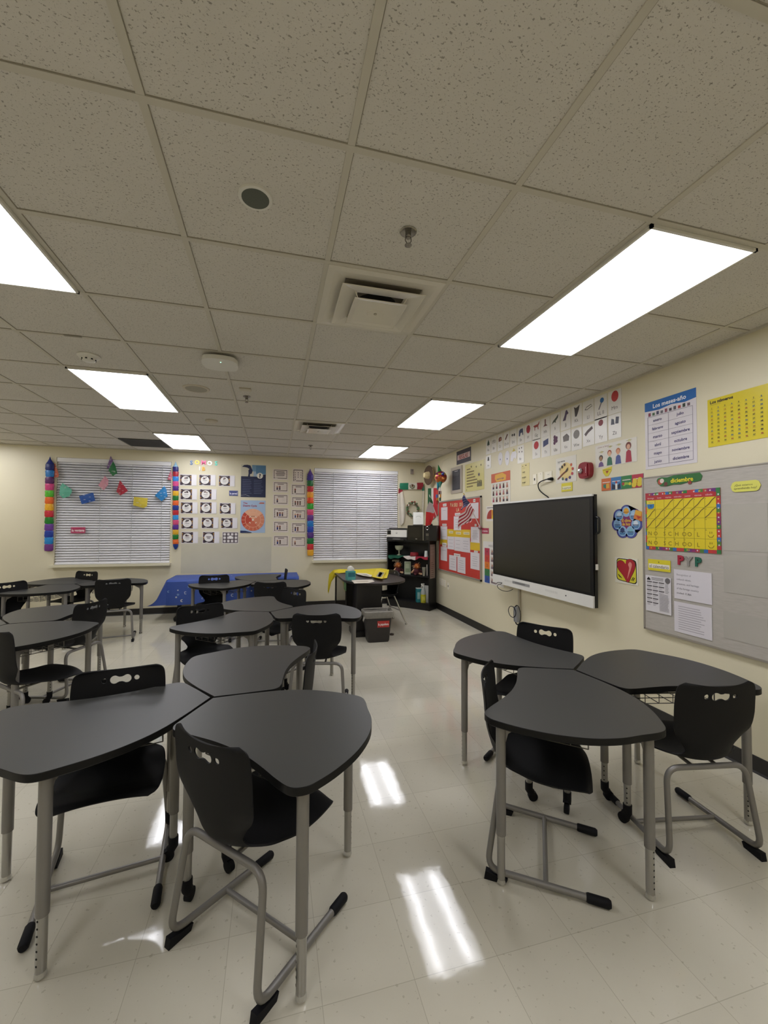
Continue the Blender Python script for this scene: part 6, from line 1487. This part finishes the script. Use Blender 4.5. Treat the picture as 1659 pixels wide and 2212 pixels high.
c = on_shelf(923.2, .128, .124); mb = MB(); mb.box(c+Vector((0, 0, .15)), (.022, .16, .30), M('#d3d3cf', .4), rz=ang-pi/2); tag(mb.build('white_binder'), 'thin white binder standing at the right end of the bottom shelf', 'binder')
# paper on the side panel
sp_ = [bcp(LEN+.001, d_, 0) for d_ in (.03, .20)]
s = Sheet(Vector(((sp_[0].x+sp_[1].x)/2, (sp_[0].y+sp_[1].y)/2, .86)), -ud if False else ud, (0, 0, 1), ul, .19, .60, P('#9c8a7e'), .001)
s.lines(.12, .10, .88, .28, 3, .01, P('#b5a598')); s.lines(.12, .54, .85, .94, 8, .012, P('#4c3c36'), ragged=.5)
s.finish('side_chart', 'tall brownish paper chart taped on the side of the black bookcase', 'paper')

# microwave, printer, certificate on top
def ray_at(u, k): d = ray(u, 1150); q = Vector((d.x, d.y, 0)); q = q/ q.y; return Vector((CX+q.x*k, CY+k, 0))
m0, m1 = ray_at(881, 7.13), ray_at(943.5, 6.80)
mu = (m1-m0); ML = mu.length; mu.normalize(); ma = atan2(mu.y, mu.x)
t = thing('microwave', 'black microwave oven on top of the corner bookcase', 'microwave', ((m0+m1)/2)+Vector((0, 0, HB)), ma)
MBK = M('#121110', .3, noise=.1); MH = .275
mb = MB(); mb.box((0, .11, MH/2+.004), (ML, .205, MH-.008), MBK); mb.build('cabinet', parent=t)
mb = MB(); mb.box((-ML*.215, -.006, MH/2), (ML*.57, .022, MH-.012), M('#0f0e0c', .12, noise=.1)); dr = mb.build('door', parent=t)
mb = MB(); mb.box((-ML*.24, -.0178, MH/2+.02), (ML*.42, .001, MH*.62), M('#1d1a14', .08, noise=.1)); mb.build('door_window', parent=dr)
mb = MB(); mb.box((ML*.058, -.026, MH/2), (.008, .016, MH*.9), CHROME); mb.build('handle', parent=dr)
mb = MB(); mb.box((ML*.285, -.006, MH/2), (ML*.43, .02, MH-.012), MBK); cp = mb.build('control_panel', parent=t)
mb = MB(); mb.tube([(ML*.19+.028*cos(a), -.018, MH*.83+.028*sin(a)) for a in [2*pi*k/24 for k in range(24)]], .0035, CHROME, 6, closed=True); mb.build('dial', parent=cp)
mb = MB()
for r_ in range(5):
    for c_ in range(3): mb.box((ML*.155+c_*.017, -.0165, MH*.45-r_*.022), (.012, .002, .010), M('#a39f8c' if r_ < 2 else '#4a4638', .4, noise=0))
mb.build('buttons', parent=cp)
mb = MB(); mb.box((-ML*.19, -.0185, .035), (.03, .001, .009), M('#9a968a', .4, noise=0)); mb.build('badge', parent=dr)
m0, m1 = ray_at(835.5, 7.46), ray_at(878.5, 7.22); mu = m1-m0; PLN = mu.length; mu.normalize(); pa = atan2(mu.y, mu.x)
t = thing('printer', 'white and black inkjet printer left of the microwave on the bookcase', 'printer', ((m0+m1)/2)+Vector((0, 0, HB)), pa)
mb = MB(); mb.box((0, .10, .03), (PLN, .20, .058), M('#1a1a1c', .4, noise=.1)); mb.box((.0, -.03, .012), (PLN*.8, .06, .02), M('#222224', .4)); mb.build('paper_tray', parent=t)
mb = MB(); mb.box((0, .10, .125), (PLN, .20, .13), WH); bd = mb.build('body', parent=t)
mb = MB(); mb.box((-PLN*.38, -.002, .145), (PLN*.18, .006, .075), SB); mb.build('control_screen', parent=bd)
s = Sheet(Vector((0.0, -.0002, .135)), (1, 0, 0), (0, 0, 1), (0, -1, 0), .04, .04, None); s.k = 0
s.disc(.5, .5, .017, P('#5a5e62'), n=20); s.disc(.5, .5, .0145, P('#d9d9d6'), n=20); s.text('hp', .5, .55, .016, P('#4a4e52'), wmax=.02, bold=.02); s.build('emblem', parent=bd)
mb = MB(); mb.box((0, .10, .20), (PLN*.98, .19, .022), SB); mb.box((0, .13, .216), (PLN*.9, .13, .012), M('#2a2a2c', .4)); mb.build('scanner_lid', parent=t)
mb = MB(); mb.box((.01, -.035, .026), (PLN*.35, .05, .002), WHITEP); mb.build('paper_sheet', parent=t)
c0, c1 = ray_at(891, 7.02), ray_at(914, 6.97); mu = c1-c0; cw = mu.length; ca = atan2(mu.y, mu.x)
t = thing('certificate_stand', 'printed white certificate leaning back on a stand above the microwave', 'certificate', (c0+c1)/2+Vector((0, 0, HB+MH)), ca)
tl = Matrix.Rotation(-.30, 3, 'X'); ch_ = .235
mb = MB(); mb.box(tl @ Vector((0, .0, ch_/2))+Vector((.012, .02, .012)), (cw, .006, ch_), M('#8f8c86', .4), M3=tl @ Matrix.Rotation(.0, 3, 'Z')); mb.build('backing', parent=t)
s = Sheet(tl @ Vector((0, -.004, ch_/2))+Vector((.012, .02, .012)), tl @ Vector((1, 0, 0)), tl @ Vector((0, 0, 1)), tl @ Vector((0, -1, 0)), cw*.96, ch_*.96, P('#dfe2dc'), .001)
s.lines(.2, .2, .8, .3, 2, .008, P('#9aa09a'), center=True, ragged=.2); s.lines(.2, .45, .85, .85, 6, .005, P('#b0b5b0'), center=True); s.stroke([(.25, .42), (.4, .33), (.6, .33), (.78, .42)], .004, P('#8f958f')); s.build('sheet', parent=t)
mb = MB(); mb.box((0, .03, .006), (cw*.9, .06, .012), M('#55524c', .4)); mb.build('ledge', parent=t)

# ================================================================== TEACHER TABLE
ZT = .725
TB = M('#3f3531', .35, noise=.15, scale=6)
t = thing('bullet_table', 'dark brown round ended table in front of the second window', 'table', (1.80, 4.62, 0))
ol = [(-.45, 1.0), (-.45, 0.0)]+[(-.45*cos(a), -.52*sin(a)) for a in [pi*k/24 for k in range(1, 24)]]+[(.45, 0), (.45, 1.0)]
mb = MB(); mb.prism(ol, (0, 0, 0), (1, 0, 0), (0, 1, 0), (0, 0, 1), ZT-.028, ZT, TB, M('#1d1816', .4)); mb.build('tabletop', parent=t)
mb = MB(); mb.box((-.145, -.21, ZT/2-.014), (.34, .30, ZT-.028), DARKWOOD); mb.box((-.16, -.21, .035), (.40, .38, .07), DARKWOOD); mb.build('pedestal', parent=t)
mb = MB(); mb.box((-.40, .48, .42), (.018, .92, .56), M('#1d1a18', .12, noise=.1)); mb.build('modesty_panel', parent=t)
mb = MB(); mb.box((-.40, .96, .348), (.04, .05, .697), DARKWOOD); mb.box((0, .96, .348), (.76, .02, .697), DARKWOOD); mb.build('end_panel', parent=t)
s = Sheet(Vector((-.4095, .05, .62)), (0, -1, 0), (0, 0, 1), (-1, 0, 0), .20, .11, P('#3d6a33'), .001); s.lines(.1, .35, .9, .7, 3, .012, P('#a9c29c')); s.build('green_sticker', parent=t)
c = on_level(757, 1252, ZT); t = thing('tissue_box', 'teal tissue box with a white tissue sticking out on the brown table', 'tissue box', c, .12)
mb = MB(); TE = M('#4d9a96', .45, noise=.35, scale=12); mb.box((0, 0, .062), (.115, .115, .124), TE); mb.box((0, -.0582, .075), (.10, .001, .06), M('#1f6472', .45, noise=.3)); mb.build('box', parent=t)
mb = MB()
def fn(u, v): a = u*2*pi; r = .045*(1-.25*v)*(1+.12*sin(3*a)); return Vector((r*cos(a)+.012*v, .6*r*sin(a), .12+.075*sin(v*pi/2)*(1-.2*cos(a))*(1-.0*u)))
mb.ball((0, 0, .145), .05, WHITEP, 14, 8, (1, .5, 1.0)); mb.ball((.025, 0, .14), .035, WHITEP, 10, 6, (1, .5, .8)); mb.build('tissue', parent=t, smooth=True)
t = thing('yellow_cloth', 'bright yellow cloth banner across the brown table, hanging down at its left end', 'cloth', (1.8, 5.0, ZT))
YC = M('#d6c21f', .6, noise=.06)
row_ = [on_level(838, 1237, ZT+.004), on_level(815, 1239, ZT+.004), on_level(790, 1240, ZT+.004), on_level(765, 1240, ZT+.004), on_level(745, 1241, ZT+.004)]
O2 = Vector(t.location)
cols = [((841, 1231.5), (836, 1250), None), ((822, 1230), (822, 1250.5), None), ((800, 1230.5), (800, 1246), None), ((775, 1230.5), (772, 1240.5), None), ((750, 1230.5), (748, 1237.5), None), ((733, 1231), (733, 1238), None)]
RR = []
for (a, b, _) in cols: RR.append((on_level(a[0], a[1], ZT+.006)-O2, on_level(b[0], b[1], ZT+.006)-O2))
ydr = 5.45
for (a, b) in (((720, 1232), (724, 1246)), ((711, 1240), (716, 1258)), ((709, 1258), (713, 1270)), ((708, 1278), (709.5, 1283))): RR.append((atp(a[0], a[1], ydr)-O2, atp(b[0], b[1], ydr)-O2))
for k in range(6):
    for e in (0, 1):
        q = RR[k][e]
        if q.y+O2.y > 5.62: d = Vector((q.x+O2.x-CX, q.y+O2.y-CY, 0)); f = (5.62-CY)/d.y; RR[k][e].x = CX+d.x*f-O2.x; RR[k][e].y = 5.62-O2.y; RR[k][e].z = .006+ (0.02 if e == 0 else 0)
def fn(u, v):
    x = u*(len(RR)-1); i = min(int(x), len(RR)-2); f = x-i
    p_ = RR[i][0].lerp(RR[i+1][0], f).lerp(RR[i][1].lerp(RR[i+1][1], f), v); p_.z += .006*(1+sin(v*9+u*14)); return p_
mb = MB(); mb.grid(fn, 54, 12, YC, thick=.002); mb.build('banner', parent=t, smooth=True, angle=60)
def flat(px, z, mat, name, label, cat, parts=None, th=.003, grp=None, lift=0):
    q = [on_level(u, v, z) for u, v in px]; c = sum(q, Vector())/len(q); mb = MB()
    mb.prism([(a.x-c.x, a.y-c.y) for a in q][::-1], (c.x, c.y, z), (1, 0, 0), (0, 1, 0), (0, 0, 1), 0, th, mat)
    if parts:
        for px2, m2 in parts:
            q2 = [on_level(u, v, z+th) for u, v in px2]; mb.add([Vector((a.x, a.y, z+th+.0005)) for a in q2], [tuple(range(len(q2)))], m2)
    return tag(mb.build(name, origin=(c.x, c.y, z)), label, cat, grp)
f8 = lambda x, y: (700+x/8.295, 1210+y/8.295)
flat([f8(490, 360), f8(860, 352), f8(905, 385), f8(800, 412), f8(540, 418)], ZT+.001, M('#d6cdbd', .5, noise=.15, scale=20), 'loose_papers', 'pile of loose white papers at the front of the brown table', 'papers', [([f8(560, 385), f8(780, 372), f8(800, 385), f8(600, 395)], P('#b3a78f'))])
flat([f8(600, 235), f8(760, 238), f8(865, 275), f8(840, 302), f8(700, 280), f8(580, 250)], ZT+.022, M('#dcd4c0', .5, noise=.1), 'printed_sheet', 'white printed sheet lying on the yellow banner', 'paper', [([f8(650, 245), f8(760, 252), f8(820, 285), f8(740, 278)], P('#a59f94'))])
flat([f8(940, 150), f8(1110, 210), f8(1045, 338), f8(870, 305)], ZT+.03, M('#dfc81f', .45, noise=.04), 'yellow_folder', 'yellow folder with a black and white label at the right of the banner', 'folder', [([f8(990, 205), f8(1085, 225), f8(1020, 312), f8(930, 292)], P('#8f8a7a')), ([f8(1000, 216), f8(1052, 228), f8(1005, 302), f8(960, 290)], P('#e2ddd0'))], th=.004)

# student chair with chrome legs
t = thing('chrome_leg_chair', 'dark navy shell chair with chrome legs at the brown table', 'chair', (2.03, 4.90, 0), radians(190))
NV_ = M('#2b2d38', .45, noise=.1)
prof = [(-.19, .80, .13), (-.195, .77, .17), (-.19, .70, .19), (-.175, .60, .185), (-.165, .52, .17), (-.155, .47, .17), (-.12, .448, .19), (-.02, .44, .205), (.10, .445, .205), (.18, .45, .20), (.215, .44, .18), (.22, .43, .15)]
dn = catmull(prof, 3, closed=False)
def fn(u, v):
    i = min(len(dn)-1, int(round(u*(len(dn)-1)))); x, z, w = dn[i]; s_ = v*2-1; k = .022*s_*s_; return Vector((x+(k if z > .47 else 0), s_*w, z+(k if z <= .47 else 0)))
mb = MB(); mb.grid(fn, len(dn)-1, 14, NV_, thick=.006); mb.build('seat_shell', parent=t, smooth=True, angle=60)
mb = MB(); mb.lathe([(.013, 0), (.013, .004)], (-.199, 0, .765), M('#9a9aa0', .3, noise=0), 12, ax=(-1, 0, 0)); mb.lathe([(.013, 0), (.013, .004)], (-.186, 0, .765), M('#9a9aa0', .3, noise=0), 12, ax=(1, 0, 0)); mb.build('hand_hole', parent=t)
for sx, sy in ((-1, 1), (-1, -1), (1, 1), (1, -1)):
    a, b = Vector((sx*.10, sy*.15, .435)), Vector((sx*.235 if sx > 0 else -.27, sy*.22, .025))
    mb = MB(); mb.tube([a, b], .0115, CHROME, 10); lg = mb.build('leg', parent=t, smooth=True)
    mb = MB(); mb.lathe([(.001, 0), (.016, .002), (.018, .015), (.013, .03)], (b.x, b.y, 0), CHROME, 12); mb.build('foot_glide', parent=lg, smooth=True)
mb = MB(); mb.box((0, 0, .428), (.26, .24, .012), BLACK); mb.tube([(-.18, .17, .22), (-.18, -.17, .22)], .006, CHROME, 8); mb.build('under_frame', parent=t)

# waste bin
t = thing('waste_bin', 'black waste bin with a clear liner bag and a red label', 'waste bin', (1.71, 4.02, 0), radians(-2))
def rrect(w, d, r=.03): 
    return [(sx*(w/2-r)+r*cos(a), sy*(d/2-r)+r*sin(a)) for sx, sy, a0 in ((1, 1, 0), (-1, 1, pi/2), (-1, -1, pi), (1, -1, 3*pi/2)) for a in [a0+pi/2*k/5 for k in range(6)]]
BN = M('#2a2624', .5, noise=.1)
def loft(mb, secs, mat, caps=(True, False)):
    n = len(secs[0][0]); vs_ = [Vector((x, y, z)) for ps, z in secs for x, y in ps]
    fs = [(i*n+k, i*n+(k+1) % n, (i+1)*n+(k+1) % n, (i+1)*n+k) for i in range(len(secs)-1) for k in range(n)]
    if caps[0]: fs.append(tuple(range(n))[::-1])
    if caps[1]: fs.append(tuple((len(secs)-1)*n+k for k in range(n)))
    mb.add(vs_, fs, mat)
mb = MB(); loft(mb, [(rrect(.27, .18), 0), (rrect(.285, .195), .02), (rrect(.345, .235), .36), (rrect(.365, .25), .365), (rrect(.365, .25), .385), (rrect(.34, .225), .385), (rrect(.27, .17), .03), (rrect(.1, .05, .02), .03)], BN, (True, True)); mb.build('bin', parent=t, smooth=True, angle=45)
CL = M('#a9a59b', .25, noise=.25, scale=25, bump=.6, bscale=30, alpha=.55)
def wob(ps, k): return [(x*(1+.012*sin(i*1.9+k)), y*(1+.02*sin(i*2.7+k*2))) for i, (x, y) in enumerate(ps)]
mb = MB(); loft(mb, [(wob(rrect(.362, .245), 1), .31), (wob(rrect(.385, .268), 2), .345), (wob(rrect(.39, .272), 3), .39), (wob(rrect(.35, .24), 4), .402), (wob(rrect(.33, .21), 5), .36), (wob(rrect(.28, .17), 6), .10)], CL, (False, False)); mb.tube([(-.19, -.09, .33), (-.205, -.11, .29), (-.20, -.10, .27)], [.015, .01, .004], CL, 8); mb.build('liner_bag', parent=t, smooth=True)
s = Sheet(Vector((.055, -.1145, .235)), (1, 0, 0), Vector((0, -.06, 1)), (0, -1, -.06), .155, .082, G('#b3302c'), .002)
s.text('la papelera', .5, .5, .030, P('#eadfdc'), bold=.03, wmax=.135); s.build('word_label', parent=t)
c = on_level(846, 1372, 0.0); mb = MB(); mb.lathe([(.001, 0), (.03, .002), (.032, .02), (.001, .028)], c, M('#3a322c', .5), 14); tag(mb.build('floor_puck'), 'small dark round glide on the floor right of the waste bin', 'glide')

# ================================================================== BLUE TABLE
ZB = .640
t = thing('folding_table', 'dark legged folding table under the blue cloth by the window wall', 'table', (-.2, 6.06, 0))
mb = MB(); mb.box((0, 0, ZB-.02), (1.9, .66, .03), M('#3a352f', .5)); mb.build('tabletop', parent=t)
for x in (-.86, .86):
    mb = MB(); mb.box((x, 0, .33), (.045, .10, .56), BLACK); mb.box((x, 0, .035), (.05, .56, .04), BLACK)
    for y in (-.27, .27): mb.lathe([(.001, 0), (.02, .001), (.02, .016)], (x, y, 0), BLACK, 10)
    mb.build('leg', parent=t)
BC_ = M('#34509c', .55, noise=.12, scale=5)
t = thing('blue_tablecloth', 'royal blue tablecloth with silver stars and moons hanging over the back wall table', 'tablecloth', (-.2, 6.0, ZB))
def fn(u, v):
    # u along the table, v from the back over the front edge down
    x0, x1 = -1.17, .80
    x = x0+(x1-x0)*u; y = 6.38-v*1.35*1.0
    L_ = 6.38-5.70; s_ = v*(L_+.37)
    if s_ < L_: p_ = Vector((x, 6.38-s_, ZB+.003))
    else:
        q = s_-L_; p_ = Vector((x, 5.70-.015-.02*sin(u*23)-.05*q, ZB-q))
    return p_-Vector((-.2, 6.0, ZB))
mb = MB(); mb.grid(fn, 60, 24, BC_, thick=.002)
# flared corner on the left
def fn2(u, v):
    a = fn(0, (.0+.999*v)); b = a.copy()
    wx = .0; out_ = .30*(1 if True else 0)
    drop = .36
    y = a.y; z0 = a.z
    k = u
    if v < .66: p_ = Vector((a.x-out_*k*.55-.01, y, z0-drop*k))
    else:
        f = (v-.66)/.34; p_ = Vector((a.x-out_*k*(.55+.45*f)*(1), y-.04*k, z0-(drop*(1-f))*k)); p_.z = max(p_.z, -drop-.005)
    return p_
mb.grid(fn2, 14, 24, BC_, thick=.002)
cl = mb.build('cloth', parent=t, smooth=True, angle=50)
rnd = random.Random(11)
for k in range(34):
    u = rnd.uniform(.0, 1); v_ = rnd.choice([rnd.uniform(.74, .97), rnd.uniform(.78, .95), rnd.uniform(.05, .6)])
    p_ = fn(u, v_); n = Vector((0, -1, .05)) if v_ > .67 else Vector((0, 0, 1)); r = rnd.uniform(.012, .026); e2 = Vector((0, 0, 1)) if v_ > .67 else Vector((0, 1, 0))
    mb = MB(); col = M(rnd.choice(['#c9ccd6', '#aab4d0', '#9a86b0', '#d9d6cf', '#7fa0cc']), .35, noise=0); kk = rnd.randrange(3)
    if kk == 0: ps = [((r if q % 2 == 0 else r*.42)*sin(pi*q/5), (r if q % 2 == 0 else r*.42)*cos(pi*q/5)) for q in range(10)]
    elif kk == 1: ps = [(r*.8*cos(2*pi*q/12), r*.8*sin(2*pi*q/12)) for q in range(12)]
    else: ps = [(r*cos(a), r*sin(a)) for a in [radians(50+26*q) for q in range(11)]]+[(r*.62*cos(a)+r*.3, r*.62*sin(a)) for a in [radians(310-26*q) for q in range(11)]]
    mb.add([p_+n*.005+Vector((a, 0, 0))+e2*b for a, b in ps], [tuple(range(len(ps)))], col); mb.build('silver_shape', parent=t)
t['label'] = 'royal blue tablecloth with silver stars and moons over the table by the wall'
